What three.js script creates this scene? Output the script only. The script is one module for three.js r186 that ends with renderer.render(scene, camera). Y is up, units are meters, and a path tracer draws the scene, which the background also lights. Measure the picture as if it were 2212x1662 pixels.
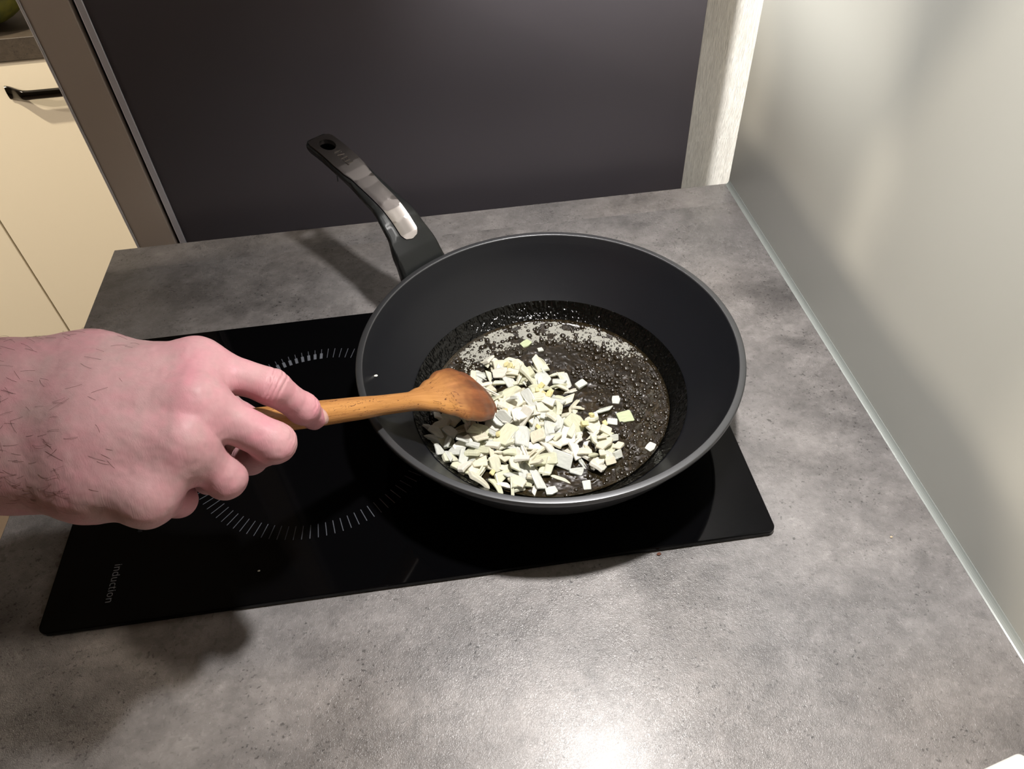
import * as THREE from 'three';
import { mergeGeometries, mergeVertices, toCreasedNormals } from 'three/addons/utils/BufferGeometryUtils.js';
import { RoundedBoxGeometry } from 'three/addons/geometries/RoundedBoxGeometry.js';
import { FontLoader } from 'three/addons/loaders/FontLoader.js';
import { TextGeometry } from 'three/addons/geometries/TextGeometry.js';
import { Brush, Evaluator, SUBTRACTION } from 'three-bvh-csg';

// ---------------------------------------------------------------- camera, exposure
const H = 0.9;                                   // height of the worktop above the floor; coordinates below are measured from the worktop
const scene = new THREE.Scene();
const camera = new THREE.PerspectiveCamera(54.65, 2212 / 1662, 0.02, 30);
camera.rotation.order = 'YXZ';
camera.rotation.set(-0.8097, -0.0922, -0.0572);
camera.position.set(0.3089, 0.4755 + H, 0.2685);
const renderer = new THREE.WebGLRenderer({ antialias: true });
renderer.toneMapping = THREE.LinearToneMapping;
renderer.toneMappingExposure = 1.0;
renderer.shadowMap.enabled = true;
scene.background = new THREE.Color(0x000000);
// lamps: intensity in candela, positions from the worktop
const HOOD_LAMP = { at: [0.44, 0.712, -0.055], cd: 2.45, color: [1.0, 0.965, 0.93] };
const CEILING = [
  { at: [-0.75, 1.58, -0.45], to: [-0.45, -0.25, -1.13], cd: 18, color: [1.0, 0.88, 0.68], angle: 0.42, pen: 0.7 },
  { at: [-2.1, 1.35, 0.10], to: [-0.5, 0.0, -0.2], cd: 17, color: [1.0, 0.87, 0.72], angle: 0.95, pen: 0.6 },
  { at: [0.41, 1.5, -0.293], to: [0.585, 0.2, -0.50], cd: 44, color: [1.0, 0.965, 0.92], angle: 0.26, pen: 0.85, soft: 0.7 },
  { at: [-2.1, 1.35, -0.25], to: [-0.5, 0.0, -0.4], cd: 13, color: [1.0, 0.87, 0.72], angle: 0.9, pen: 0.6 },
];

// ---------------------------------------------------------------- helpers
let seed = 7;
const rnd = () => { seed = (seed + 0x6d2b79f5) | 0; let t = Math.imul(seed ^ (seed >>> 15), 1 | seed); t = (t + Math.imul(t ^ (t >>> 7), 61 | t)) ^ t; return ((t ^ (t >>> 14)) >>> 0) / 4294967296; };
const rr = (a, b) => a + (b - a) * rnd();
const clamp = (x, a = 0, b = 1) => Math.min(b, Math.max(a, x));
const smooth = (a, b, x) => { const t = clamp((x - a) / (b - a)); return t * t * (3 - 2 * t); };
const mixn = (a, b, t) => a + (b - a) * t;
function hash(x, y, s) { let h = Math.imul(x, 374761393) + Math.imul(y, 668265263) + Math.imul(s, 2147483647); h = Math.imul(h ^ (h >>> 13), 1274126177); return ((h ^ (h >>> 16)) >>> 0) / 4294967296; }
function noise(x, y, s = 0) {
  const xi = Math.floor(x), yi = Math.floor(y); let u = x - xi, v = y - yi; u = u * u * (3 - 2 * u); v = v * v * (3 - 2 * v);
  const a = hash(xi, yi, s), b = hash(xi + 1, yi, s), c = hash(xi, yi + 1, s), d = hash(xi + 1, yi + 1, s);
  return a + (b - a) * u + (c - a) * v + (a - b - c + d) * u * v;
}
function fbm(x, y, n, s = 0) { let a = 0, w = 0.5, t = 0; for (let i = 0; i < n; i++) { a += w * noise(x, y, s + i); t += w; w *= 0.55; x = x * 2.03 + 11.3; y = y * 2.03 + 5.7; } return a / t; }
function noise3(x, y, z, s = 0) { const zi = Math.floor(z); let w = z - zi; w = w * w * (3 - 2 * w); return mixn(noise(x, y, s + zi * 17), noise(x, y, s + (zi + 1) * 17), w); }
function tex(w, h, fn, srgb = false, repeat) {   // fn(x, y) -> [r, g, b] in 0..255, y = 0 is v = 0
  const d = new Uint8Array(w * h * 4);
  for (let y = 0; y < h; y++) for (let x = 0; x < w; x++) { const c = fn(x, y), i = (y * w + x) * 4; d[i] = c[0]; d[i + 1] = c[1]; d[i + 2] = c[2]; d[i + 3] = 255; }
  const t = new THREE.DataTexture(d, w, h, THREE.RGBAFormat);
  t.magFilter = THREE.LinearFilter; t.minFilter = THREE.LinearMipmapLinearFilter; t.generateMipmaps = true;
  if (srgb) t.colorSpace = THREE.SRGBColorSpace;
  t.wrapS = t.wrapT = THREE.RepeatWrapping; if (repeat) t.repeat.set(...repeat);
  t.needsUpdate = true; return t;
}
const grey = (v) => { const c = clamp(v) * 255; return [c, c, c]; };
const M = (o) => new THREE.MeshStandardMaterial({ side: THREE.DoubleSide, ...o });
const P = (o) => new THREE.MeshPhysicalMaterial({ side: THREE.DoubleSide, ...o });
const names = {};
const numbered = (n) => { const k = names[n] = (names[n] ?? -1) + 1; return k ? n + '_' + String(k).padStart(3, '0') : n; };
function tag(o, label, category, group) { if (label) o.userData.label = label; if (category) o.userData.category = category; if (group) o.userData.group = group; return o; }
function thing(name, label, category, [x, y, z], group) {
  const o = new THREE.Group(); o.name = numbered(name); o.position.set(x, y + H, z); o.userData.base = undefined; o.userData = {}; tag(o, label, category, group);
  o.base = [x, y, z]; scene.add(o); return o;
}
function put(parent, name, geo, mat, extra = {}) {   // geometry given in worktop coordinates, kept under a thing at its own base
  const b = parent.base ?? [0, 0, 0]; geo.translate(-b[0], -b[1], -b[2]);
  const m = new THREE.Mesh(geo, mat); m.name = name; m.castShadow = m.receiveShadow = true; parent.add(m); m.base = b;
  Object.assign(m.userData, extra); return m;
}
function struct(name, geo, mat) {
  geo.translate(0, H, 0); const m = new THREE.Mesh(geo, mat); m.name = name; m.userData.kind = 'structure'; m.castShadow = m.receiveShadow = true; scene.add(m); return m;
}
function box(x0, x1, y0, y1, z0, z1, r = 0, seg = 2) {
  const w = x1 - x0, h = y1 - y0, d = z1 - z0;
  const g = r ? new RoundedBoxGeometry(w, h, d, seg, r) : new THREE.BoxGeometry(w, h, d);
  g.translate((x0 + x1) / 2, (y0 + y1) / 2, (z0 + z1) / 2); return g;
}
function planarUV(g) {   // uv in metres from the face direction
  const p = g.attributes.position, n = g.attributes.normal, uv = new Float32Array(p.count * 2);
  for (let i = 0; i < p.count; i++) {
    const x = p.getX(i), y = p.getY(i), z = p.getZ(i), ax = Math.abs(n.getX(i)), ay = Math.abs(n.getY(i)), az = Math.abs(n.getZ(i));
    if (ay >= ax && ay >= az) { uv[2 * i] = x; uv[2 * i + 1] = -z; } else if (ax >= az) { uv[2 * i] = z; uv[2 * i + 1] = y; } else { uv[2 * i] = x; uv[2 * i + 1] = y; }
  }
  g.setAttribute('uv', new THREE.BufferAttribute(uv, 2)); return g;
}
function loft(rings, capA = true, capB = true, uvScale = [1, 1]) {   // rings: arrays of Vector3, closed around
  const n = rings[0].length, pos = [], uv = [], idx = [];
  let s = 0;
  rings.forEach((r, k) => {
    if (k) s += r.reduce((a, p, i) => a + p.distanceTo(rings[k - 1][i]), 0) / n;
    for (let i = 0; i <= n; i++) { const p = r[i % n]; pos.push(p.x, p.y, p.z); uv.push(s * uvScale[0], (i / n) * uvScale[1]); }
  });
  for (let k = 0; k + 1 < rings.length; k++) for (let i = 0; i < n; i++) { const a = k * (n + 1) + i, b = a + 1, c = a + n + 1, d = c + 1; idx.push(a, b, c, b, d, c); }
  const cap = (r, u, flip) => {
    const c = r.reduce((a, p) => a.add(p), new THREE.Vector3()).multiplyScalar(1 / n), at = pos.length / 3;
    pos.push(c.x, c.y, c.z); uv.push(u * uvScale[0], 0.5);
    for (let i = 0; i <= n; i++) { const p = r[i % n]; pos.push(p.x, p.y, p.z); uv.push(u * uvScale[0], i / n); }
    for (let i = 0; i < n; i++) flip ? idx.push(at, at + 2 + i, at + 1 + i) : idx.push(at, at + 1 + i, at + 2 + i);
  };
  if (capA) cap(rings[0], 0, true); if (capB) cap(rings[rings.length - 1], s, false);
  const g = new THREE.BufferGeometry();
  g.setAttribute('position', new THREE.Float32BufferAttribute(pos, 3)); g.setAttribute('uv', new THREE.Float32BufferAttribute(uv, 2)); g.setIndex(idx);
  // orient outwards
  const c = new THREE.Vector3(); g.computeBoundingBox(); g.boundingBox.getCenter(c);
  g.computeVertexNormals();
  // weld normals across the uv seam
  const nn = g.attributes.normal;
  for (let k = 0; k < rings.length; k++) { const a = k * (n + 1), b = a + n, v = new THREE.Vector3().fromBufferAttribute(nn, a).add(new THREE.Vector3().fromBufferAttribute(nn, b)).normalize(); nn.setXYZ(a, v.x, v.y, v.z); nn.setXYZ(b, v.x, v.y, v.z); }
  return g;
}
function lathe(pts, seg = 128) { return new THREE.LatheGeometry(pts.map(([r, y]) => new THREE.Vector2(r, y)), seg); }
function profile(pts, n) { const c = new THREE.CatmullRomCurve3(pts.map(([r, y]) => new THREE.Vector3(r, y, 0)), false, 'centripetal'); return c.getPoints(n).map((p) => [Math.max(p.x, 0), p.y]); }
function interp(keys, t) { for (let i = 0; i + 1 < keys.length; i++) if (t <= keys[i + 1][0]) { const u = clamp((t - keys[i][0]) / (keys[i + 1][0] - keys[i][0])), s = u * u * (3 - 2 * u); return keys[i].slice(1).map((v, k) => v + (keys[i + 1][k + 1] - v) * s); } return keys[keys.length - 1].slice(1); }
const V = (x, y, z) => new THREE.Vector3(x, y, z);

// ---------------------------------------------------------------- room shell
const plaster = M({ color: 0xcfc6b6, roughness: 0.9 });
const brushBump = tex(512, 512, (x, y) => grey(0.5 + 0.5 * (fbm(x * 0.22, y * 0.03, 3, 3) - 0.5) + 0.35 * (noise(x * 0.5, y * 0.09, 9) - 0.5)));
const steelBump = tex(512, 512, (x, y) => grey(0.5 + 0.6 * (fbm(x * 0.008, y * 0.45, 2, 3) - 0.5)));
struct('floor', box(-2.8, 0.85, -1.0, -0.9, -1.95, 2.2), M({ color: 0x4a3d30, roughness: 0.6 }));
struct('ceiling', box(-2.8, 0.85, 1.62, 1.72, -1.95, 2.2), M({ color: 0xddd8cf, roughness: 0.9 }));
struct('wall_back', box(-2.8, 0.85, -0.9, 1.62, -1.85, -1.75), plaster);
struct('wall_left', box(-2.8, -2.7, -0.9, 1.62, -1.75, 2.1), plaster);
struct('wall_front', box(-2.8, 0.85, -0.9, 1.62, 2.1, 2.2), plaster);
struct('wall_right', box(0.70, 0.85, -0.9, 1.62, -1.75, 2.1), plaster);
const stripTex = tex(256, 1024, (x, y) => { const n = fbm(x * 0.11, y * 0.012, 4, 21), f = fbm(x * 0.45, y * 0.06, 2, 27); const v = 0.93 + 0.12 * (n - 0.5) + 0.16 * (f - 0.5); return [255 * clamp(v), 255 * clamp(v), 255 * clamp(v)]; }, true, [14, 3]);
const brushRep = brushBump.clone(); brushRep.repeat.set(12, 4); brushRep.needsUpdate = true;
const trim1 = struct('trim_1', planarUV(box(0.60, 0.70, -0.9, 1.62, -0.66, -0.56)), M({ color: 0xe4e3de, map: stripTex, bumpMap: brushRep, bumpScale: 0.0006, roughness: 0.6 }));
tag(trim1, 'vertical wall strip with a brushed texture, half grey half bright white, between the dark fridge and the glass panel');

// glass splashback along the right side of the worktop
{
  const t = thing('glass_panel', 'pale grey-green back-painted glass splashback along the right side of the worktop', 'splashback', [0.648, 0.0, 0.1]);
  const glass = P({ color: 0xb0b1ab, roughness: 0.34, specularIntensity: 0.6, clearcoat: 0.25, clearcoatRoughness: 0.3 });
  put(t, 'pane', box(0.6417, 0.6537, 0.0008, 0.95, -0.4605, 1.1, 0.001, 1), glass);
  put(t, 'sealant_bead', (() => { const s = new THREE.Shape(); s.moveTo(0, 0); s.lineTo(-0.0042, 0); s.quadraticCurveTo(-0.0012, 0.0008, -0.0004, 0.0048); s.lineTo(0, 0.0048); s.closePath(); const g = new THREE.ExtrudeGeometry(s, { depth: 1.5, bevelEnabled: false, steps: 1, curveSegments: 5 }); g.translate(0.6416, 0.0002, -0.458); return g; })(), P({ color: 0xb4bab6, roughness: 0.25, transmission: 0.3, thickness: 0 }), { label: 'translucent silicone bead along the foot of the glass' });
}

// ---------------------------------------------------------------- worktop with its base cabinet
const WT = 2048, WX0 = -0.0553, WX1 = 0.6417, WZ0 = -0.4602, WZ1 = 0.44, WM = 0.86 / WT;
const blots = [[0.626, -0.255, 0.035, 0.024, 0.5], [0.615, -0.19, 0.02, 0.014, 0.3], [0.495, -0.43, 0.05, 0.02, 0.3], [0.434, -0.352, 0.05, 0.02, 0.15], [0.303, 0.037, 0.04, 0.02, 0.35], [0.275, 0.06, 0.03, 0.02, 0.35], [0.37, 0.075, 0.05, 0.02, 0.2], [0.434, 0.06, 0.05, 0.025, 0.3], [0.45, 0.09, 0.06, 0.03, 0.22], [0.13, -0.33, 0.06, 0.02, 0.25], [0.05, -0.37, 0.05, 0.015, 0.2], [0.18, 0.1, 0.06, 0.03, 0.2], [0.52, 0.12, 0.05, 0.02, 0.2]];
const wtTex = tex(WT, WT, (px, py) => {
  const x = WX0 + px * WM, z = WZ1 - py * WM;
  const warpX = x + 0.02 * (fbm(x * 22, z * 22, 3, 40) - 0.5), warpZ = z + 0.02 * (fbm(x * 22 + 7, z * 22, 3, 50) - 0.5);
  const big = fbm(warpX * 9, warpZ * 11, 4, 1) - 0.5, mid = fbm(warpX * 36, warpZ * 48, 4, 5) - 0.5, fine = fbm(x * 260, z * 340, 3, 9) - 0.5;
  let dark = 0; for (const [bx, bz, rx, rz, a] of blots) { const dx = (warpX - bx) / rx, dz = (warpZ - bz) / rz, q = dx * dx + dz * dz; if (q < 4) dark += a * Math.exp(-q * 1.2); }
  const patch = clamp(dark + 1.5 * Math.max(0, -big - 0.03));
  const mid2 = fbm(warpX * 110, warpZ * 150, 3, 15) - 0.5; let v = 0.64 + 0.15 * big + 0.17 * mid + 0.13 * mid2 + 0.09 * fine - 0.23 * patch;
  // thin worm-like flecks, denser in the dark patches
  const a = noise(x * 760 + 4 * fine, z * 900 + 8 * mid, 60), b = noise(x * 1100, z * 520, 61);
  const fl = smooth(0.74, 0.92, a) * smooth(0.35, 0.75, b) * (0.5 + 1.8 * patch + smooth(0.5, 0.7, noise(x * 45, z * 45, 63)) * 0.9);
  v -= 0.2 * clamp(fl, 0, 1.2);
  v += 0.05 * smooth(0.78, 0.95, noise(x * 420, z * 560, 67));
  const w = 0.012 * (noise(x * 14, z * 14, 70) - 0.5);
  return [197 * clamp(v * 1.0 + w), 197 * clamp(v * 0.97), 197 * clamp(v * 0.96 - w)];
}, true);
const wtBump = tex(1024, 1024, (x, y) => grey(0.5 + 0.55 * (fbm(x * 0.16, y * 0.16, 3, 80) - 0.5) + 0.25 * (noise(x * 0.045, y * 0.045, 88) - 0.5)), false, [11, 11]);
const wtRough = tex(1024, 1024, (x, y) => { const v = 0.40 + 0.2 * (fbm(x * 0.03, y * 0.03, 4, 91) - 0.5) + 0.1 * (noise(x * 0.3, y * 0.3, 95) - 0.5); return grey(v); });
{
  const t = thing('worktop', 'grey concrete-look laminate worktop holding the black hob', 'worktop', [0.29, -0.038, 0]);
  const sh = new THREE.Shape(); sh.moveTo(WX0, -WZ1); sh.lineTo(WX1, -WZ1); sh.lineTo(WX1, -WZ0); sh.lineTo(WX0, -WZ0); sh.closePath();
  const g = new THREE.ExtrudeGeometry(sh, { depth: 0.0372, bevelEnabled: true, bevelSize: 0.0008, bevelThickness: 0.0008, bevelOffset: -0.0008, bevelSegments: 2 });
  g.rotateX(-Math.PI / 2); g.translate(0, -0.038, 0);
  planarUV(g); const p = g.attributes.uv; for (let i = 0; i < p.count; i++) p.setXY(i, (p.getX(i) - WX0) / 0.86, (p.getY(i) + WZ1) / 0.86);
  put(t, 'board', g, P({ map: wtTex, bumpMap: wtBump, bumpScale: 0.00038, roughnessMap: wtRough, roughness: 0.76, clearcoat: 0.26, clearcoatRoughness: 0.27 }));
}
{
  const white = M({ color: 0xd8cfbb, roughness: 0.45 });
  const t = thing('peninsula_cabinet', 'cream base cabinet hidden under the grey worktop', 'cabinet', [0.29, -0.9, 0]);
  put(t, 'carcass', box(-0.03, 0.63, -0.82, -0.0394, -0.44, 0.42), white);
  put(t, 'plinth', box(0.01, 0.62, -0.9, -0.8205, -0.40, 0.38), M({ color: 0x55504a, roughness: 0.6 }));
}

// ---------------------------------------------------------------- induction hob
{
  const t = thing('induction_hob', 'black glass two-zone induction hob set into the grey worktop', 'hob', [0.26, 0, -0.1485]);
  const W = 0.52, D = 0.297, cw = 2048, ch = 1170, S = cw / W;
  const cv = document.createElement('canvas'); cv.width = cw; cv.height = ch; const c = cv.getContext('2d');
  c.fillStyle = '#050506'; c.fillRect(0, 0, cw, ch);
  const ring = (cx, cz, r0, r1, n, blocks) => {
    for (let i = 0; i < n; i++) {
      const a = (i / n) * Math.PI * 2, ca = Math.cos(a), sa = Math.sin(a); const deg = i * 360 / n;
      c.strokeStyle = '#5f626a'; c.lineWidth = 2.2; c.beginPath(); c.moveTo((cx + r0 * ca) * S, (cz + D + r0 * sa) * S); c.lineTo((cx + r1 * ca) * S, (cz + D + r1 * sa) * S); c.stroke();
      if (blocks && deg > 228 && deg < 272) { c.save(); c.translate((cx + (r0 + 0.003) * ca) * S, (cz + D + (r0 + 0.003) * sa) * S); c.rotate(a); c.fillStyle = '#62656c'; c.fillRect(-0.0035 * S, -0.0013 * S, 0.007 * S, 0.0026 * S); c.restore(); }
    }
  };
  ring(0.182, -0.15, 0.0905, 0.1025, 104, true); ring(0.377, -0.145, 0.075, 0.087, 88, false);
  const word = (s, x, z, px, col) => { c.save(); c.translate(x * S, (z + D) * S); c.rotate(Math.PI / 2); c.fillStyle = col; c.font = px + 'px sans-serif'; c.fillText(s, 0, 0); c.restore(); };
  word('induction', 0.0415, -0.0483, 29, '#8d9098');
  c.strokeStyle = '#5c5f66'; c.lineWidth = 2; for (let k = 0; k < 4; k++) { c.beginPath(); c.moveTo(0.052 * S, (D - 0.0775 + k * 0.0011) * S); c.lineTo(0.0555 * S, (D - 0.0775 + k * 0.0011) * S); c.stroke(); }
  const map = new THREE.CanvasTexture(cv); map.colorSpace = THREE.SRGBColorSpace;
  const rs = (x0, x1, z0, z1, r) => { const s = new THREE.Shape(); s.moveTo(x0 + r, z0); s.lineTo(x1 - r, z0); s.absarc(x1 - r, z0 + r, r, -Math.PI / 2, 0); s.lineTo(x1, z1 - r); s.absarc(x1 - r, z1 - r, r, 0, Math.PI / 2); s.lineTo(x0 + r, z1); s.absarc(x0 + r, z1 - r, r, Math.PI / 2, Math.PI); s.lineTo(x0, z0 + r); s.absarc(x0 + r, z0 + r, r, Math.PI, Math.PI * 1.5); return s; };
  const g = new THREE.ExtrudeGeometry(rs(0, W, 0, D, 0.0065), { depth: 0.0028, bevelEnabled: true, bevelSize: 0.0008, bevelThickness: 0.0008, bevelOffset: -0.0008, bevelSegments: 3, curveSegments: 12 });
  g.rotateX(-Math.PI / 2); g.translate(0, 0.0014, 0);
  planarUV(g); const uv = g.attributes.uv; for (let i = 0; i < uv.count; i++) uv.setXY(i, uv.getX(i) / W, uv.getY(i) / (ch / S) + (1 - D / (ch / S)));
  put(t, 'glass_plate', g, P({ map, roughness: 0.06, specularIntensity: 0.25 }));
  const k = new THREE.ExtrudeGeometry(rs(0.0016, W - 0.0016, 0.0016, D - 0.0016, 0.006), { depth: 0.0013, bevelEnabled: false, curveSegments: 12 });
  k.rotateX(-Math.PI / 2); k.translate(0, 0.0001, 0);
  put(t, 'steel_rim', k, M({ color: 0x35353a, roughness: 0.4, metalness: 0.6 }), { label: 'thin dark seal under the glass edge' });
}

// ---------------------------------------------------------------- frying pan
const PX = 0.377, PZ = -0.1447, PY = 0.0052;
const specks = tex(512, 512, (x, y) => grey(0.5 + 0.4 * (noise(x * 0.5, y * 0.5, 5) - 0.5) + (noise(x * 0.33, y * 0.33, 6) > 0.93 ? 0.3 : 0)), false, [24, 6]);
const innerPts = profile([[0, 0.0064], [0.06, 0.0064], [0.089, 0.0066], [0.0955, 0.0080], [0.1, 0.0112], [0.109, 0.0205], [0.122, 0.037], [0.1335, 0.0545], [0.1405, 0.0685], [0.1430, 0.0742]], 60);
{
  const t = thing('frying_pan', 'black non-stick deep frying pan with chopped onion on the right cooking zone', 'pan', [PX, PY, PZ]);
  const at = (g) => g.translate(PX, PY, PZ);
  const body = M({ color: 0x121316, roughness: 0.42, metalness: 0.1 });
  const outer = profile([[0.1462, 0.0715], [0.1425, 0.061], [0.133, 0.041], [0.118, 0.019], [0.1, 0.0045], [0.092, 0.0008], [0.088, 0]], 40).concat([[0, 0]]);
  put(t, 'body', at(lathe(outer, 160)), body);
  put(t, 'coating', at(lathe(innerPts, 160)), P({ color: 0x15161a, roughness: 0.36, bumpMap: specks, bumpScale: 0.00008, specularIntensity: 0.9 }), { label: 'dark grey non-stick inner coating' });
  const rim = [[0.1430, 0.0741], [0.1433, 0.0748], [0.1438, 0.0752], [0.1474, 0.0752], [0.1482, 0.0746], [0.1485, 0.0735], [0.1484, 0.0715], [0.1476, 0.0703], [0.1458, 0.0702]];
  put(t, 'rim', at(lathe(rim, 200)), M({ color: 0x626365, roughness: 0.36, metalness: 0.85 }), { label: 'bare grey metal rim' });

  // handle, built along +x from the pan's centre, then turned to its place
  const th = 125.77 * Math.PI / 180;
  const place = (g) => { g.rotateY(th); return g.translate(PX, 0, PZ); };
  const spine = new THREE.CatmullRomCurve3([V(0.1475, 0.066, 0), V(0.158, 0.0845, 0), V(0.171, 0.1025, 0), V(0.19, 0.1175, 0), V(0.22, 0.1275, 0), V(0.25, 0.1365, 0), V(0.28, 0.1425, 0), V(0.2995, 0.1440, 0)], false, 'centripetal');
  const N = 56, rings = [], wid = [[0, 0.0475], [0.12, 0.0445], [0.28, 0.0365], [0.45, 0.0290], [0.62, 0.0262], [0.75, 0.0270], [0.9, 0.0272], [1, 0.0268]], thk = [[0, 0.030], [0.12, 0.026], [0.3, 0.0175], [0.5, 0.015], [1, 0.0145]];
  const frames = [];
  for (let k = 0; k <= N; k++) {
    const u = k / N, p = spine.getPointAt(u), tn = spine.getTangentAt(u), up = V(-tn.y, tn.x, 0).normalize();
    let w = interp(wid, u)[0] / 2, h = interp(thk, u)[0];
    const end = clamp((u - 0.965) / 0.035); const shr = Math.sqrt(Math.max(0.02, 1 - Math.pow(end, 3) * 0.45)); w *= shr; h *= 0.4 + 0.6 * shr;
    frames.push({ p, up, w, h, u });
    const r = []; const n = 36;
    for (let i = 0; i < n; i++) {   // rounded box section, flat on top
      const a = (i / n) * Math.PI * 2, ca = Math.cos(a), sa = Math.sin(a), e = sa > 0 ? 0.22 : 0.55;
      const zz = Math.sign(ca) * Math.pow(Math.abs(ca), e) * w * (sa > 0 ? 1 : 1 - 0.22 * Math.abs(sa)), yy = sa > 0 ? Math.pow(sa, 0.5) * 0.0035 - 0.0035 : -0.0035 + -Math.pow(-sa, 0.75) * (h - 0.0035);
      r.push(V(p.x, p.y, 0).addScaledVector(up, yy + (sa > 0 ? 0.0 : 0)).add(V(0, 0, zz)));
    }
    rings.push(r);
  }
  const ev = new Evaluator(); ev.useGroups = false;
  const black = P({ color: 0x191b1b, roughness: 0.38, specularIntensity: 0.8 });
  const hole = (() => { const s = new THREE.Shape(); s.absellipse(0, 0, 0.0092, 0.0068, 0, Math.PI * 2); const g = new THREE.ExtrudeGeometry(s, { depth: 0.06, bevelEnabled: false, curveSegments: 32 }); g.translate(0, 0, -0.03); g.rotateX(-Math.PI / 2); g.rotateZ(0.16); g.translate(0.2815, 0.138, 0); return g; })();
  const cut = (g) => { const a = new Brush(g.index ? g : mergeVertices(g)), b = new Brush(hole.clone()); a.updateMatrixWorld(); b.updateMatrixWorld(); const r = ev.evaluate(a, b, SUBTRACTION).geometry; return r; };
  const inlayW = [[0.2, 0.0005], [0.212, 0.0068], [0.24, 0.0088], [0.5, 0.0092], [0.60, 0.0098], [0.68, 0.0118], [0.75, 0.0124], [0.95, 0.0122], [0.972, 0.0114], [0.986, 0.0085], [0.99, 0.0005]];
  const groove = [];
  for (let k = 0; k <= 90; k++) { const u = 0.199 + 0.7915 * k / 90, p = spine.getPointAt(u), tn = spine.getTangentAt(u), up = V(-tn.y, tn.x, 0).normalize(), w = interp(inlayW, u)[0] + 0.0004, r = []; for (const [y, z] of [[0.006, -w], [0.006, w], [-0.0042, w], [-0.0042, -w]]) r.push(V(p.x, p.y, 0).addScaledVector(up, y).add(V(0, 0, z))); groove.push(r); }
  const cutBy = (g, t) => { const a = new Brush(g), b = new Brush(t); a.updateMatrixWorld(); b.updateMatrixWorld(); return ev.evaluate(a, b, SUBTRACTION).geometry; };
  const grip = cut(cutBy(loft(rings), loft(groove)));
  put(t, 'handle', place(toCreasedNormals(mergeVertices((grip.deleteAttribute('normal'), grip)), 0.9)), black, { label: 'black moulded handle curving up and back to the left' });
  // steel inlay on top of the handle
  const ir = [];
  for (let k = 0; k <= 90; k++) {
    const u = 0.2 + 0.79 * k / 90, p = spine.getPointAt(u), tn = spine.getTangentAt(u), up = V(-tn.y, tn.x, 0).normalize(), w = interp(inlayW, u)[0], r = [], n = 14;
    const dish = 0.0022 * (1 - smooth(0.58, 0.72, u)) * smooth(0.2, 0.24, u);
    for (let i = 0; i <= n; i++) { const s = i / n * 2 - 1; r.push(V(p.x, p.y, 0).addScaledVector(up, 0.0007 - dish * (1 - Math.pow(Math.abs(s), 2.2)) + 0.0003).add(V(0, 0, s * w))); }
    for (let i = n; i >= 0; i--) { const s = i / n * 2 - 1; r.push(V(p.x, p.y, 0).addScaledVector(up, -0.0035).add(V(0, 0, s * w))); }
    ir.push(r);
  }
  const inl = cut(loft(ir));
  const steel = P({ color: 0x8f8985, roughness: 0.33, metalness: 1 });
  const inlayMesh = put(t, 'inlay', place(toCreasedNormals(mergeVertices((inl.deleteAttribute('normal'), inl)), 0.6)), steel, { label: 'polished steel inlay with an oval hanging hole' });
  // embossed name on the inlay
  const font = await new FontLoader().loadAsync('fonts/droid/droid_sans_bold.typeface.json');
  const tg = new TextGeometry('TEFAL', { font, size: 0.0062, depth: 0.0008, curveSegments: 4, bevelEnabled: false }); tg.computeBoundingBox();
  const bb = tg.boundingBox; tg.translate(-(bb.min.x + bb.max.x) / 2, -(bb.min.y + bb.max.y) / 2, 0);
  tg.rotateX(-Math.PI / 2); { const u = 0.772, p = spine.getPointAt(u), tn = spine.getTangentAt(u); tg.rotateZ(Math.atan2(tn.y, tn.x)); tg.translate(p.x, p.y + 0.0008, 0.001); }
  const b0 = inlayMesh.base; place(tg); tg.translate(-b0[0], -b0[1], -b0[2]);
  const tm = new THREE.Mesh(tg, steel); tm.name = 'embossed_name'; tm.castShadow = tm.receiveShadow = true; inlayMesh.add(tm);
  // riveted bracket between handle and wall
  put(t, 'bracket', place((() => { const g = new RoundedBoxGeometry(0.014, 0.028, 0.036, 3, 0.004); g.translate(0.146, 0.058, 0); return g; })()), black);
}

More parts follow.
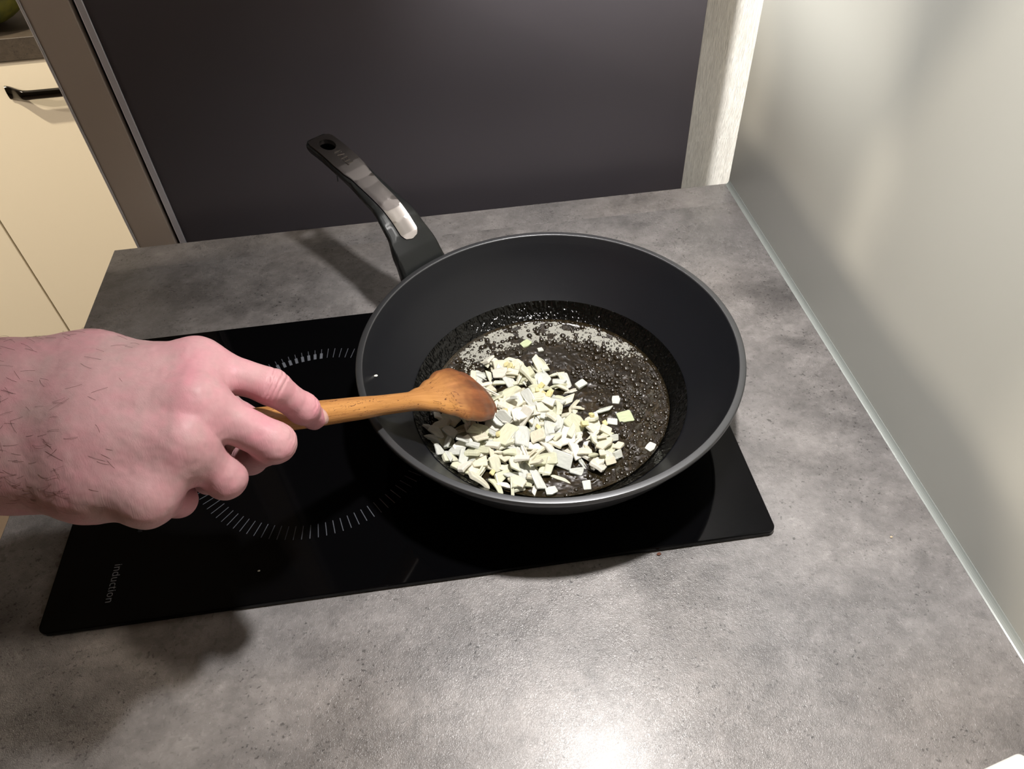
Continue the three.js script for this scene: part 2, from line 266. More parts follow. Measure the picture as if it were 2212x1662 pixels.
// ---------------------------------------------------------------- oil with foam and bubbles
const LONE = [[0.4352, -0.1159], [0.4317, -0.1356], [0.4177, -0.125], [0.4236, -0.1125], [0.4469, -0.0823], [0.3908, -0.0543], [0.368, -0.2162], [0.3797, -0.2056], [0.4068, -0.1571], [0.3632, -0.0525], [0.4205, -0.0925], [0.4156, -0.1005], [0.42, -0.0762], [0.4125, -0.0705], [0.4075, -0.078], [0.422, -0.0845], [0.41, -0.092], [0.4075, -0.1165], [0.4165, -0.1085]];   // pieces apart from the heap
const inHeap = (x, z) => { const dx = (x - 0.343) / 0.076, dz = (z + 0.122) / 0.08; return dx * dx + dz * dz; };
{
  const OY = 0.0153, surf = (x, z) => 0.0016 * (fbm(x * 95, z * 95, 3, 200) - 0.5) * smooth(0.0992, 0.09, Math.hypot(x, z)) + 0.00035 * (fbm(x * 420, z * 420, 2, 207) - 0.5), t = thing('cooking_oil', 'shallow dark brown bubbling oil and butter covering the pan bottom', 'oil', [PX, 0.0118, PZ]);
  const rings = 150, seg = 420, pos = [], uv = [], idx = [];
  for (let k = 0; k <= rings; k++) for (let i = 0; i <= seg; i++) {
    const r = 0.0992 * Math.pow(k / rings, 0.8), a = i / seg * Math.PI * 2, x = r * Math.cos(a), z = r * Math.sin(a);
    const men = 0.0022 * Math.exp(-(0.0992 - r) / 0.0016);
    const rough = surf(x, z);
    pos.push(PX + x, OY + men + rough, PZ + z); uv.push(0.5 + x / 0.2, 0.5 - z / 0.2);
  }
  for (let k = 0; k < rings; k++) for (let i = 0; i < seg; i++) { const a = k * (seg + 1) + i, b = a + 1, c = a + seg + 1, d = c + 1; idx.push(a, b, c, b, d, c); }
  const g = new THREE.BufferGeometry(); g.setAttribute('position', new THREE.Float32BufferAttribute(pos, 3)); g.setAttribute('uv', new THREE.Float32BufferAttribute(uv, 2)); g.setIndex(idx); g.computeVertexNormals();
  if (g.attributes.normal.getY(500) < 0) { const ix = g.index.array; for (let i = 0; i < ix.length; i += 3) { const q = ix[i]; ix[i] = ix[i + 1]; ix[i + 1] = q; } g.computeVertexNormals(); }
  const oilTex = tex(1024, 1024, (px, py) => {
    const x = (px / 1024 - 0.5) * 0.2, z = -(py / 1024 - 0.5) * 0.2, n = fbm(x * 60, z * 60, 4, 210), f = fbm(x * 300, z * 300, 3, 220);
    let c = [34 + 20 * (n - 0.5), 28 + 16 * (n - 0.5), 17 + 10 * (n - 0.5)];
    const mixc = (d, k) => { c = c.map((v, i) => v + (d[i] - v) * clamp(k)); };
    mixc([82, 66, 46], smooth(0.52, 0.68, f) * 0.3);
    return c;
  }, true);
  put(t, 'oil_surface', g, P({ map: oilTex, roughness: 0.06, specularIntensity: 1 }));
  // oily wet band that climbs the wall of the pan
  const wetBump = tex(2048, 256, (x, y) => grey(0.5 + 1.3 * (fbm(x * 0.16, y * 0.035, 2, 260) - 0.5)));
  const band = innerPts.filter(([r]) => r > 0.0975 && r < 0.1125).map(([r, y]) => [r - 0.00035, y + 0.00035]);
  put(t, 'oil_film', lathe(band, 180).translate(PX, PY, PZ), P({ color: 0x060605, roughness: 0.14, bumpMap: wetBump, bumpScale: 0.0008, specularIntensity: 0.8 }), { label: 'glistening wet oil film on the pan wall' });
  const dome = new THREE.SphereGeometry(1, 14, 7, 0, Math.PI * 2, 0, Math.PI * 0.5);
  const list = [];
  for (let k = 0; k < 9000 && list.length < 620; k++) {
    const a = rr(0, Math.PI * 2), r = 0.0975 * Math.sqrt(rnd()), x = PX + r * Math.cos(a), z = PZ + r * Math.sin(a);
    if (inHeap(x, z) < 0.95 || LONE.some((q) => Math.hypot(q[0] - x, q[1] - z) < 0.0075)) continue;
    const edge = smooth(0.075, 0.097, r), right = smooth(0.36, 0.44, x), keep = 0.25 + 0.75 * right + 0.3 * edge;
    if (rnd() > keep || (Math.hypot((x - PX - 0.012) / 0.03, (z - PZ + 0.047) / 0.014) < 1 && rnd() > 0.15)) continue;
    const s = (0.0009 + 0.0030 * Math.pow(rnd(), 2.4)) * (1 - 0.35 * edge);
    if (list.some((b) => Math.hypot(b[0] - x, b[1] - z) < (b[2] + s) * 0.85)) continue;
    list.push([x, z, s]);
  }
  for (let i = 0; i < 230; i++) { const a = rr(-1.2, 3.3), r = 0.0978 + rr(-0.0008, 0.0004); list.push([PX + r * Math.cos(a), PZ - r * Math.sin(a), rr(0.0004, 0.0009)]); }
  // butter foam: tiny milk-white bubbles crowding along the far edge, open around the larger oil bubbles
  const foam = (name, mat, want, make, label) => {
    const out = []; for (let k = 0; k < 90000 && out.length < want; k++) { const q = make(); if (q && !list.some((b) => Math.hypot(b[0] - q[0], b[1] - q[1]) < b[2] * 1.1) && !LONE.some((b) => Math.hypot(b[0] - q[0], b[1] - q[1]) < 0.006)) out.push(q); }
    const m = new THREE.InstancedMesh(new THREE.SphereGeometry(1, 8, 4, 0, Math.PI * 2, 0, Math.PI * 0.5), mat, out.length), e = new THREE.Matrix4();
    out.forEach(([x, z, s, f], i) => { const rim = 0.0018 * Math.exp(-(0.0992 - Math.hypot(x - PX, z - PZ)) / 0.0016); e.makeScale(s, s * f, s).setPosition(x - PX, OY - 0.0118 + rim + surf(x - PX, z - PZ) - 0.0001, z - PZ); m.setMatrixAt(i, e); });
    m.name = name; m.userData.kind = 'stuff'; m.userData.label = label; m.castShadow = m.receiveShadow = true; t.add(m);
  };
  foam('butter_foam', P({ color: 0x99988f, roughness: 0.32 }), 5600, () => {
    const a = rr(0.2, 2.6), r = rr(0.068, 0.0978), x = r * Math.cos(a), z = -r * Math.sin(a), w = fbm(x * 25, z * 25, 3, 230);
    const band = smooth(0.070, 0.086, r + 0.022 * (w - 0.5)) * smooth(0.25, 0.6, a + 0.5 * (w - 0.5)) * smooth(2.6, 2.0, a + 0.6 * (w - 0.5)) * smooth(0.4, 0.52, fbm(x * 130, z * 130, 2, 250));
    return rnd() < band ? [PX + x, PZ + z, rr(0.0004, 0.00095), 0.45] : null;
  }, 'whitish butter foam');
  const im = new THREE.InstancedMesh(dome, P({ color: 0x221b10, roughness: 0.17, specularIntensity: 1, clearcoat: 1, clearcoatRoughness: 0.12 }), list.length);
  const m4 = new THREE.Matrix4(); list.forEach(([x, z, s], i) => { const lift = 0.0018 * Math.exp(-(0.0992 - Math.hypot(x - PX, z - PZ)) / 0.0016); m4.makeScale(s, s * 0.75, s).setPosition(x - PX, OY - 0.0118 + lift, z - PZ); im.setMatrixAt(i, m4); });
  im.name = 'bubbles'; im.userData.kind = 'stuff'; im.castShadow = im.receiveShadow = true; t.add(im);
}

// ---------------------------------------------------------------- chopped onion and garlic
const onionGeos = [], garlicGeos = [];
function shard(L, W, T, bend, kind) {   // an irregular cut of onion layer: angular outline, curved like the bulb
  const s = new THREE.Shape(), t = rr(0.35, 1), m = rr(-0.3, 0.3), q = (x, y) => new THREE.Vector2((x + rr(-0.06, 0.06)) * L, (y + rr(-0.08, 0.08)) * W);
  let c;
  if (kind === 1) c = [q(-0.5, -0.1), q(-0.15, -0.5), q(0.25, -0.42), q(0.52, 0.12), q(0.1, 0.12), q(-0.15, 0.06)];          // crescent
  else if (kind === 2) c = [q(-0.5, -0.5 * t), q(0.5, -0.12), q(0.42, 0.3), q(-0.3, 0.5 * t)];                              // wedge running to a point
  else if (kind === 3) c = [q(-0.5, -0.42), q(0.5, -0.5), q(0.46, 0.46), q(-0.48, 0.5)];                                      // dice
  else c = [q(-0.5, -0.5 * t), q(m, -0.54), q(0.5, -0.34), q(0.45, 0.4), q(-0.1, 0.52), q(-0.46, 0.4 * t)];
  const pts = [], n = c.length;
  for (let i = 0; i < n; i++) { const a = c[i], b = c[(i + 1) % n]; for (const u of [0.08, 0.3, 0.5, 0.7, 0.92]) pts.push(a.clone().lerp(b, u)); }
  s.setFromPoints(pts);
  const b = Math.min(T * 0.35, 0.0007), g0 = new THREE.ExtrudeGeometry(s, { depth: Math.max(T - 2 * b, 0.0002), bevelEnabled: true, bevelSize: b, bevelThickness: b, bevelOffset: -b, bevelSegments: 2, steps: 1 });
  g0.deleteAttribute('uv'); g0.deleteAttribute('normal'); g0.translate(0, 0, -T / 2); g0.rotateX(-Math.PI / 2);
  const g1 = mergeVertices(g0, 1e-5), p = g1.attributes.position, uv = new Float32Array(p.count * 2);
  for (let i = 0; i < p.count; i++) {
    let x = p.getX(i), y = p.getY(i), z = p.getZ(i); uv[2 * i] = x / 0.02 + 0.5; uv[2 * i + 1] = z / 0.02 + 0.5;
    y *= 1 - 0.45 * clamp(x / L + 0.5); const R = 1 / bend, a = z * bend; y += R * (Math.cos(a) - 1); z = R * Math.sin(a); y -= x * x * bend * 0.35;
    p.setXYZ(i, x, y, z);
  }
  g1.setAttribute('uv', new THREE.BufferAttribute(uv, 2)); return toCreasedNormals(g1, 0.75);
}
const shapes = [];
for (let i = 0; i < 26; i++) { const L = rr(0.0120, 0.0212), W = L * rr(0.5, 0.82), T = rr(0.0022, 0.0035); shapes.push({ form: [0, 2, 1, 0, 2, 3][i % 6], g: shard(L, W, T, rr(25, 85), [0, 2, 1, 0, 2, 3][i % 6]), r: (L + W) / 4, T }); }
for (let i = 0; i < 6; i++) { const L = rr(0.016, 0.022), W = L * rr(0.28, 0.38); shapes.push({ form: i % 2 ? 5 : 4, g: shard(L, W, 0.0022, rr(30, 60), i % 2 ? 2 : 1), r: (L + W) / 5, T: 0.0022 }); }
const bits = []; for (let i = 0; i < 6; i++) { const L = rr(0.004, 0.0062); bits.push({ g: shard(L, L * rr(0.7, 0.9), L * rr(0.5, 0.7), 10, 3), r: L / 2.2, T: L * 0.6 }); }
const onionTex = tex(256, 256, (x, y) => { const v = 0.93 + 0.12 * (fbm(x * 0.02, y * 0.11, 3, 300) - 0.5); return [255 * clamp(v), 255 * clamp(v), 255 * clamp(v * 0.985)]; }, true);
const om = (c, t = 0.14) => P({ color: c, map: onionTex, roughness: 0.3, specularIntensity: 0.8, transmission: t, thickness: 0, ior: 1.4 });
const onionMats = [om(0xf5f1e0), om(0xf2ecd8), om(0xf8f4ea), om(0xf0efdb), om(0xebebd2, 0.2), om(0xeceeea, 0.25)];
const garlicMat = om(0xf8ecb4, 0.15), whiteMat = om(0xf3f5ee, 0.25), greenMat = om(0xe2edc4, 0.25);
{
  const cell = 0.0012, n = 190, hm = new Float32Array(n * n), X0 = PX - 0.114, Z0 = PZ - 0.114;
  const floorAt = (x, z) => { const r = Math.hypot(x - PX, z - PZ); let y = 0.0064; for (let i = 1; i < innerPts.length; i++) if (r <= innerPts[i][0]) { const a = innerPts[i - 1], b = innerPts[i]; y = a[1] + (b[1] - a[1]) * (r - a[0]) / Math.max(1e-6, b[0] - a[0]); break; } return Math.max(y, 0.0095) + PY; };
  for (let j = 0; j < n; j++) for (let i = 0; i < n; i++) hm[j * n + i] = floorAt(X0 + i * cell, Z0 + j * cell);
  const drop = (x, z, r, T, sink) => {
    const i0 = Math.round((x - X0 - r) / cell), i1 = Math.round((x - X0 + r) / cell), j0 = Math.round((z - Z0 - r) / cell), j1 = Math.round((z - Z0 + r) / cell); let s = 0, c = 0, mx = 0;
    for (let j = j0; j <= j1; j++) for (let i = i0; i <= i1; i++) { const v = hm[j * n + i]; s += v; c++; mx = Math.max(mx, v); }
    const y = mixn(mx, s / c, sink) + T * 0.5, hx = (hm[Math.round((z - Z0) / cell) * n + i1] - hm[Math.round((z - Z0) / cell) * n + i0]), hz = (hm[j1 * n + Math.round((x - X0) / cell)] - hm[j0 * n + Math.round((x - X0) / cell)]);
    for (let j = j0; j <= j1; j++) for (let i = i0; i <= i1; i++) { const d = Math.hypot(X0 + i * cell - x, Z0 + j * cell - z) / r; if (d < 1) hm[j * n + i] = Math.max(hm[j * n + i], y + T * 0.4 * (1 - d * d)); }
    return [y, Math.atan2(hx, 2 * r), Math.atan2(hz, 2 * r)];
  };
  const poly = [[0.3132, -0.189], [0.3435, -0.2042], [0.3636, -0.2006], [0.3888, -0.1787], [0.3989, -0.1574], [0.4051, -0.1349], [0.412, -0.1231], [0.417, -0.1021], [0.415, -0.0764], [0.4015, -0.0678], [0.379, -0.0627], [0.3597, -0.0529], [0.3235, -0.0563], [0.3023, -0.0709], [0.2874, -0.0844], [0.2746, -0.1096], [0.2775, -0.1285], [0.293, -0.16]];
  const inside = (x, z) => { let c = false; for (let i = 0, j = poly.length - 1; i < poly.length; j = i++) { const [xi, zi] = poly[i], [xj, zj] = poly[j]; if ((zi > z) !== (zj > z) && x < (xj - xi) * (z - zi) / (zj - zi) + xi) c = !c; } return c; };
  const piece = (name, s, mat, x, z, label, category, group, o = {}) => {
    const [y, tx, tz] = drop(x, z, s.r * (o.s ?? 1), s.T * (o.s ?? 1), o.sink ?? 0.62);
    const m = new THREE.Mesh(s.g, mat); m.name = numbered(name); m.castShadow = m.receiveShadow = true;
    const e = new THREE.Euler(-tz * 0.7 + (o.rx ?? rr(-0.55, 0.55)), o.ry ?? rr(0, 6.28), tx * 0.7 + (o.rz ?? rr(-0.55, 0.55)), 'XZY');
    m.rotation.copy(e); m.scale.setScalar(o.s ?? 1); m.position.set(x, y + H, z); tag(m, label, category, group); scene.add(m); return m;
  };
  const where = (x, z) => x < 0.303 ? 'in the heap beside the wooden spoon' : z < -0.163 ? 'at the far edge of the onion heap' : z > -0.08 ? 'at the near edge of the onion heap' : x > 0.385 ? 'on the right flank of the onion heap' : x < 0.338 ? (z < -0.105 ? 'just right of the spoon tip' : 'in the lower left of the onion heap') : z < -0.135 ? 'in the upper middle of the onion heap' : z > -0.1 ? 'in the lower middle of the onion heap' : 'at the centre of the onion heap';
  const tint = ['creamy white', 'creamy white', 'bright white', 'pale greenish', 'pale greenish', 'translucent white'], form = ['chunky onion piece', 'curved onion crescent', 'wedge-shaped onion piece', 'squarish onion piece', 'long curved onion sliver', 'long pointed onion sliver'];
  // first a full layer, then ever closer to the top of the heap
  let made = 0, tries = 0;
  const spoonUnder = (x, z) => { const s = -0.6425 * (x - 0.3067) + 0.5263 * (z + 0.1339), sx = 0.634 * (x - 0.3067) + 0.774 * (z + 0.1339); return s / 0.69 > -0.03 && s / 0.69 < 0.05 && sx > -0.021 && sx < 0.012 ? Math.max(0.0185, 0.032 + 0.557 * s / 0.69 - 0.4 * sx) : 9; };
  const tops = [[0.352, -0.117], [0.335, -0.112], [0.36, -0.14], [0.35, -0.16], [0.335, -0.095], [0.345, -0.085], [0.37, -0.1], [0.312, -0.088], [0.355, -0.175], [0.36, -0.12], [0.375, -0.125]];
  while (made < 278 && tries++ < 6000) {
    let x = rr(0.268, 0.42), z = rr(-0.206, -0.05);
    if (made > 165) { const q = tops[Math.floor(rnd() * tops.length)], a = rr(0, 6.28), r = Math.sqrt(rnd()) * mixn(0.036, 0.02, clamp((made - 165) / 113)); x = q[0] + r * Math.cos(a); z = q[1] + r * Math.sin(a) * 0.85; }
    if (!inside(x, z)) continue;
    if (hm[Math.round((z - Z0) / cell) * n + Math.round((x - X0) / cell)] > spoonUnder(x, z)) continue;
    const s = shapes[Math.floor(rnd() * shapes.length)], k = Math.floor(rnd() * 6), label = tint[k] + ' ' + form[s.form] + ' ' + where(x, z);
    piece('onion_piece', s, onionMats[k], x, z, label, 'onion', label.replace('piece ', 'pieces ').replace('crescent ', 'crescents ').replace('sliver ', 'slivers ')); made++;
  }
  for (const [x, z] of [[0.347, -0.185], [0.352, -0.182], [0.349, -0.18], [0.372, -0.152], [0.368, -0.147], [0.374, -0.143], [0.379, -0.147], [0.376, -0.139], [0.338, -0.126], [0.363, -0.111], [0.4, -0.108], [0.322, -0.074], [0.33, -0.105]]) piece('garlic_bit', bits[Math.floor(rnd() * 6)], garlicMat, x, z, 'small yellow garlic bit ' + where(x, z), 'garlic', 'garlic bits ' + where(x, z), { s: rr(0.9, 1.25) });
  for (const [x, z, k] of [[0.283, -0.118, 3], [0.29, -0.108, 7], [0.284, -0.1, 1], [0.297, -0.098, 12], [0.278, -0.111, 20], [0.302, -0.09, 9], [0.293, -0.118, 15], [0.303, -0.108, 5], [0.31, -0.1, 17], [0.29, -0.092, 22]]) { const s = shapes[k], label = 'bluish white ' + form[s.form] + ' ' + where(x, z).replace('beside', 'below'); piece('onion_piece', s, onionMats[5], x, z, label, 'onion', 'onion below the spoon: ' + form[s.form], { s: 0.9 }); }
  // pieces that stand apart in the oil, each with its own look or place
  const lone = (i, mat, x, z, label, o) => piece('onion_piece', i, mat, x, z, label, 'onion', undefined, { rx: 0.05, rz: 0.05, ...o });
  const square = { g: shard(0.0125, 0.0115, 0.0032, 22, 3), r: 0.006, T: 0.0032 }, oval = { g: shard(0.0095, 0.0066, 0.0026, 30, 0), r: 0.004, T: 0.0026 }, sliver = { g: shard(0.019, 0.0065, 0.0024, 45, 1), r: 0.006, T: 0.0024 }, stub = { g: shard(0.0085, 0.0065, 0.003, 20, 3), r: 0.0036, T: 0.003 }, big = { g: shard(0.0175, 0.0125, 0.0026, 55, 0), r: 0.0075, T: 0.0026 };
  lone(square, greenMat, 0.4352, -0.1159, 'large squarish pale green onion piece farthest right of the heap', { ry: 0.15 });
  lone(oval, whiteMat, 0.4317, -0.1356, 'small oval white onion piece alone above the square green piece', { ry: 1.3 });
  lone(sliver, whiteMat, 0.4177, -0.125, 'long thin white onion sliver pointing right from the heap', { ry: 0.2 });
  lone(stub, whiteMat, 0.4236, -0.1125, 'short white onion stub left of the square green piece', { ry: -0.3 });
  lone(oval, whiteMat, 0.4469, -0.0823, 'lone white onion piece near the right edge of the oil', { ry: 0.7 });
  lone(stub, whiteMat, 0.3908, -0.0543, 'lone rounded onion piece at the near edge of the oil', { ry: 1.5 });
  lone(oval, greenMat, 0.368, -0.2162, 'pale green onion piece floating at the far edge of the oil', { ry: 0.5, s: 1.1 });
  lone(bits[1], whiteMat, 0.3797, -0.2056, 'tiny onion bit floating just right of the far green piece', { ry: 0.2 });
  lone(stub, whiteMat, 0.4068, -0.1571, 'small white onion cube sticking out at the upper right of the heap', { ry: 0.5, s: 1.1 });
  lone(oval, whiteMat, 0.3632, -0.0525, 'thin onion scrap lying flat by the near rim below the heap', { ry: 0.1 });
  lone(big, onionMats[2], 0.352, -0.1215, 'large bright white onion piece lying on top of the heap', { ry: 0.1, rx: 0.25, sink: 0.45 });
  lone(stub, onionMats[0], 0.2735, -0.1597, 'small onion tip peeking out behind the wooden spoon', { ry: 0.9, rz: 0.9 });
  for (const [x, z] of [[0.4205, -0.0925], [0.4156, -0.1005], [0.42, -0.0762], [0.4125, -0.0705], [0.4075, -0.078], [0.422, -0.0845], [0.41, -0.092]]) piece('onion_piece', stub, rnd() < 0.5 ? whiteMat : onionMats[1], x, z, 'small onion dice in a loose ring at the lower right of the heap', 'onion', 'loose ring of onion dice', { s: rr(0.8, 1.1) });
  for (const [x, z] of [[0.4075, -0.1165], [0.4165, -0.1085]]) piece('garlic_bit', bits[2], garlicMat, x, z, x < 0.41 ? 'yellow garlic bit under the long onion sliver' : 'yellow garlic bit below the onion stub right of the heap', 'garlic', undefined, {});
}

// ---------------------------------------------------------------- wooden spoon
{
  const A = V(0.3067, 0.0480, -0.1325), D = V(-0.6425, 0.5569, 0.5263);
  const t = thing('wooden_spoon', 'worn beech wooden spoon with a darkened bowl lying over the onions', 'spoon', [0.33, 0.045, -0.12]);
  const side = V(0, 1, 0).cross(D).normalize(), up = D.clone().cross(side).normalize(); if (up.y < 0) up.negate();
  // keys: s along the axis, half width, half thickness, drop of the spine, how far it is a bowl
  const K = [[-0.0395, 0.003, 0.002, -0.0090, 1], [-0.0385, 0.0068, 0.0035, -0.0088, 1], [-0.035, 0.0122, 0.0052, -0.0080, 1], [-0.027, 0.0192, 0.0078, -0.0056, 1], [-0.014, 0.0252, 0.0105, -0.0024, 1], [0.000, 0.0274, 0.0118, -0.0006, 1], [0.013, 0.0250, 0.0116, 0, 0.95], [0.028, 0.0184, 0.0092, 0, 0.55], [0.044, 0.0120, 0.0075, 0, 0.2], [0.06, 0.0078, 0.0066, 0, 0], [0.085, 0.0075, 0.0068, 0, 0], [0.115, 0.0088, 0.0074, 0, 0], [0.15, 0.0092, 0.0078, 0, 0], [0.215, 0.0088, 0.0076, 0, 0], [0.226, 0.0075, 0.0064, 0, 0], [0.2295, 0.004, 0.0035, 0, 0]];
  const rings = [];
  for (let k = 0; k <= 110; k++) {
    const s = -0.0395 + 0.269 * k / 110, [w, h, dy, bowl] = interp(K, s), c = A.clone().addScaledVector(D, s).addScaledVector(up, dy), r = [], n = 40, roll = 0.3 * smooth(0.07, 0.012, s), sd = side.clone().multiplyScalar(Math.cos(roll)).addScaledVector(up, -Math.sin(roll)), un = up.clone().multiplyScalar(Math.cos(roll)).addScaledVector(side, Math.sin(roll));
    for (let i = 0; i < n; i++) {
      const a = i / n * Math.PI * 2, ca = Math.cos(a), sa = Math.sin(a); let y = sa * h;
      if (sa < 0) y = mixn(y, -0.1 * h + 0.62 * h * (1 - ca * ca), bowl);     // hollow inside of the bowl, facing down
      else y = mixn(y, h * Math.pow(sa, 0.85), bowl);
      r.push(c.clone().addScaledVector(sd, ca * w).addScaledVector(un, y));
    }
    rings.push(r);
  }
  const wood = tex(1024, 512, (px, py) => {
    const s = px / 1024, a = py / 512;                         // s: tip 0 .. handle end 1
    const sm = s * 0.264, g = fbm(s * 9, a * 34 + 1.5 * fbm(s * 6, a * 3, 2, 400), 4, 401), band = fbm(s * 3, a * 7, 3, 410);
    let c = [170 + 42 * (g - 0.5) + 28 * (band - 0.5), 118 + 38 * (g - 0.5) + 24 * (band - 0.5), 66 + 30 * (g - 0.5)];
    const fleck = smooth(0.80, 0.9, noise(s * 150 + 30 * noise(s * 30, a * 20, 3), a * 90 + s * 60, 420)) * smooth(0.35, 0.6, noise(s * 30, a * 10, 421));
    c = c.map((v, i) => v * (1 - fleck * [0.5, 0.6, 0.65][i]));
    // cooked-in brown stain on the front half of the bowl, almost black at the tip
    const st = smooth(0.072, 0.03, sm + 0.022 * (fbm(s * 25, a * 9, 3, 430) - 0.5) - 0.012 * (fbm(s * 60, a * 30, 2, 433) - 0.5));
    c = c.map((v, i) => mixn(v, [104, 58, 34][i] * (0.7 + 0.7 * g), st * 0.88));
    const burn = smooth(0.018, 0.004, sm + 0.01 * (fbm(s * 60, a * 6, 2, 440) - 0.5)) * smooth(0.1, 0.25, a) ;
    c = c.map((v, i) => mixn(v, [62, 48, 42][i], burn * 0.8));
    return c.map((v) => clamp(v, 0, 255));
  }, true);
  const g = loft(rings); const uv = g.attributes.uv; for (let i = 0; i < uv.count; i++) uv.setX(i, clamp(uv.getX(i) / 0.29));
  // uv.x from the place along the axis
  { const p = g.attributes.position; for (let i = 0; i < uv.count; i++) { const q = V(p.getX(i), p.getY(i), p.getZ(i)).sub(A).dot(D); uv.setX(i, clamp((q + 0.0395) / 0.269, 0.002, 0.998)); } }
  const woodBump = tex(512, 512, (x, y) => grey(0.5 + 0.7 * (fbm(x * 0.03, y * 0.3, 3, 450) - 0.5)), false, [2, 1]);
  put(t, 'spoon_body', g, M({ map: wood, bumpMap: woodBump, bumpScale: 0.0002, roughness: 0.5 }));
}

// ---------------------------------------------------------------- person: right hand on the spoon, the rest outside the frame
const smin = (a, b, k) => { const h = clamp(0.5 + 0.5 * (b - a) / k); return b + (a - b) * h - k * h * (1 - h); };
function cap(p, a, b, ra, rb) {
  const ax = a[0], ay = a[1], az = a[2], dx = b[0] - ax, dy = b[1] - ay, dz = b[2] - az, px = p[0] - ax, py = p[1] - ay, pz = p[2] - az;
  const t = clamp((px * dx + py * dy + pz * dz) / (dx * dx + dy * dy + dz * dz));
  const x = px - dx * t, y = py - dy * t, z = pz - dz * t; return Math.sqrt(x * x + y * y + z * z) - (ra + (rb - ra) * t);
}
function surface(f, lo, hi, cell) {   // surface nets over a distance field
  const nx = Math.ceil((hi[0] - lo[0]) / cell) + 1, ny = Math.ceil((hi[1] - lo[1]) / cell) + 1, nz = Math.ceil((hi[2] - lo[2]) / cell) + 1;
  const d = new Float32Array(nx * ny * nz), at = (i, j, k) => (k * ny + j) * nx + i, q = [0, 0, 0];
  const B = 4, far = cell * B * 1.2;
  d.fill(1);
  for (let k = 0; k < nz; k += B) for (let j = 0; j < ny; j += B) for (let i = 0; i < nx; i += B) {   // skip blocks far from the surface
    q[0] = lo[0] + (i + B / 2) * cell; q[1] = lo[1] + (j + B / 2) * cell; q[2] = lo[2] + (k + B / 2) * cell; const c = f(q);
    const skip = Math.abs(c) > far * 1.9;
    for (let kk = k; kk < Math.min(k + B, nz); kk++) for (let jj = j; jj < Math.min(j + B, ny); jj++) for (let ii = i; ii < Math.min(i + B, nx); ii++) {
      if (skip) { d[at(ii, jj, kk)] = c; continue; }
      q[0] = lo[0] + ii * cell; q[1] = lo[1] + jj * cell; q[2] = lo[2] + kk * cell; d[at(ii, jj, kk)] = f(q);
    }
  }
  const id = new Int32Array(nx * ny * nz).fill(-1), pos = [], idx = [];
  for (let k = 0; k + 1 < nz; k++) for (let j = 0; j + 1 < ny; j++) for (let i = 0; i + 1 < nx; i++) {
    let s = 0, x = 0, y = 0, z = 0, c = 0; const v = [];
    for (let b = 0; b < 8; b++) { const w = d[at(i + (b & 1), j + (b >> 1 & 1), k + (b >> 2))]; v.push(w); if (w < 0) s |= 1 << b; }
    if (s === 0 || s === 255) continue;
    for (const [a, b] of [[0, 1], [2, 3], [4, 5], [6, 7], [0, 2], [1, 3], [4, 6], [5, 7], [0, 4], [1, 5], [2, 6], [3, 7]]) {
      if ((v[a] < 0) === (v[b] < 0)) continue; const t = v[a] / (v[a] - v[b]);
      x += (a & 1) + ((b & 1) - (a & 1)) * t; y += (a >> 1 & 1) + ((b >> 1 & 1) - (a >> 1 & 1)) * t; z += (a >> 2) + ((b >> 2) - (a >> 2)) * t; c++;
    }
    id[at(i, j, k)] = pos.length / 3; pos.push(lo[0] + (i + x / c) * cell, lo[1] + (j + y / c) * cell, lo[2] + (k + z / c) * cell);
  }
  const quad = (a, b, c, e, flip) => { if (a < 0 || b < 0 || c < 0 || e < 0) return; flip ? idx.push(a, c, b, a, e, c) : idx.push(a, b, c, a, c, e); };
  for (let k = 1; k + 1 < nz; k++) for (let j = 1; j + 1 < ny; j++) for (let i = 1; i + 1 < nx; i++) {
    const v = d[at(i, j, k)];
    if ((v < 0) !== (d[at(i + 1, j, k)] < 0)) quad(id[at(i, j - 1, k - 1)], id[at(i, j, k - 1)], id[at(i, j, k)], id[at(i, j - 1, k)], v >= 0);
    if ((v < 0) !== (d[at(i, j + 1, k)] < 0)) quad(id[at(i - 1, j, k - 1)], id[at(i - 1, j, k)], id[at(i, j, k)], id[at(i, j, k - 1)], v >= 0);
    if ((v < 0) !== (d[at(i, j, k + 1)] < 0)) quad(id[at(i - 1, j - 1, k)], id[at(i, j - 1, k)], id[at(i, j, k)], id[at(i - 1, j, k)], v >= 0);
  }
  const nrm = new Float32Array(pos.length), e = cell * 0.6, p = [0, 0, 0];
  for (let i = 0; i < pos.length; i += 3) {
    const g = [0, 0, 0]; for (let c = 0; c < 3; c++) { p[0] = pos[i]; p[1] = pos[i + 1]; p[2] = pos[i + 2]; p[c] += e; const a = f(p); p[c] -= 2 * e; g[c] = a - f(p); }
    const l = Math.hypot(...g) || 1; nrm[i] = g[0] / l; nrm[i + 1] = g[1] / l; nrm[i + 2] = g[2] / l;
  }
  const g = new THREE.BufferGeometry(); g.setAttribute('position', new THREE.Float32BufferAttribute(pos, 3)); g.setAttribute('normal', new THREE.BufferAttribute(nrm, 3)); g.setIndex(idx); return g;
}
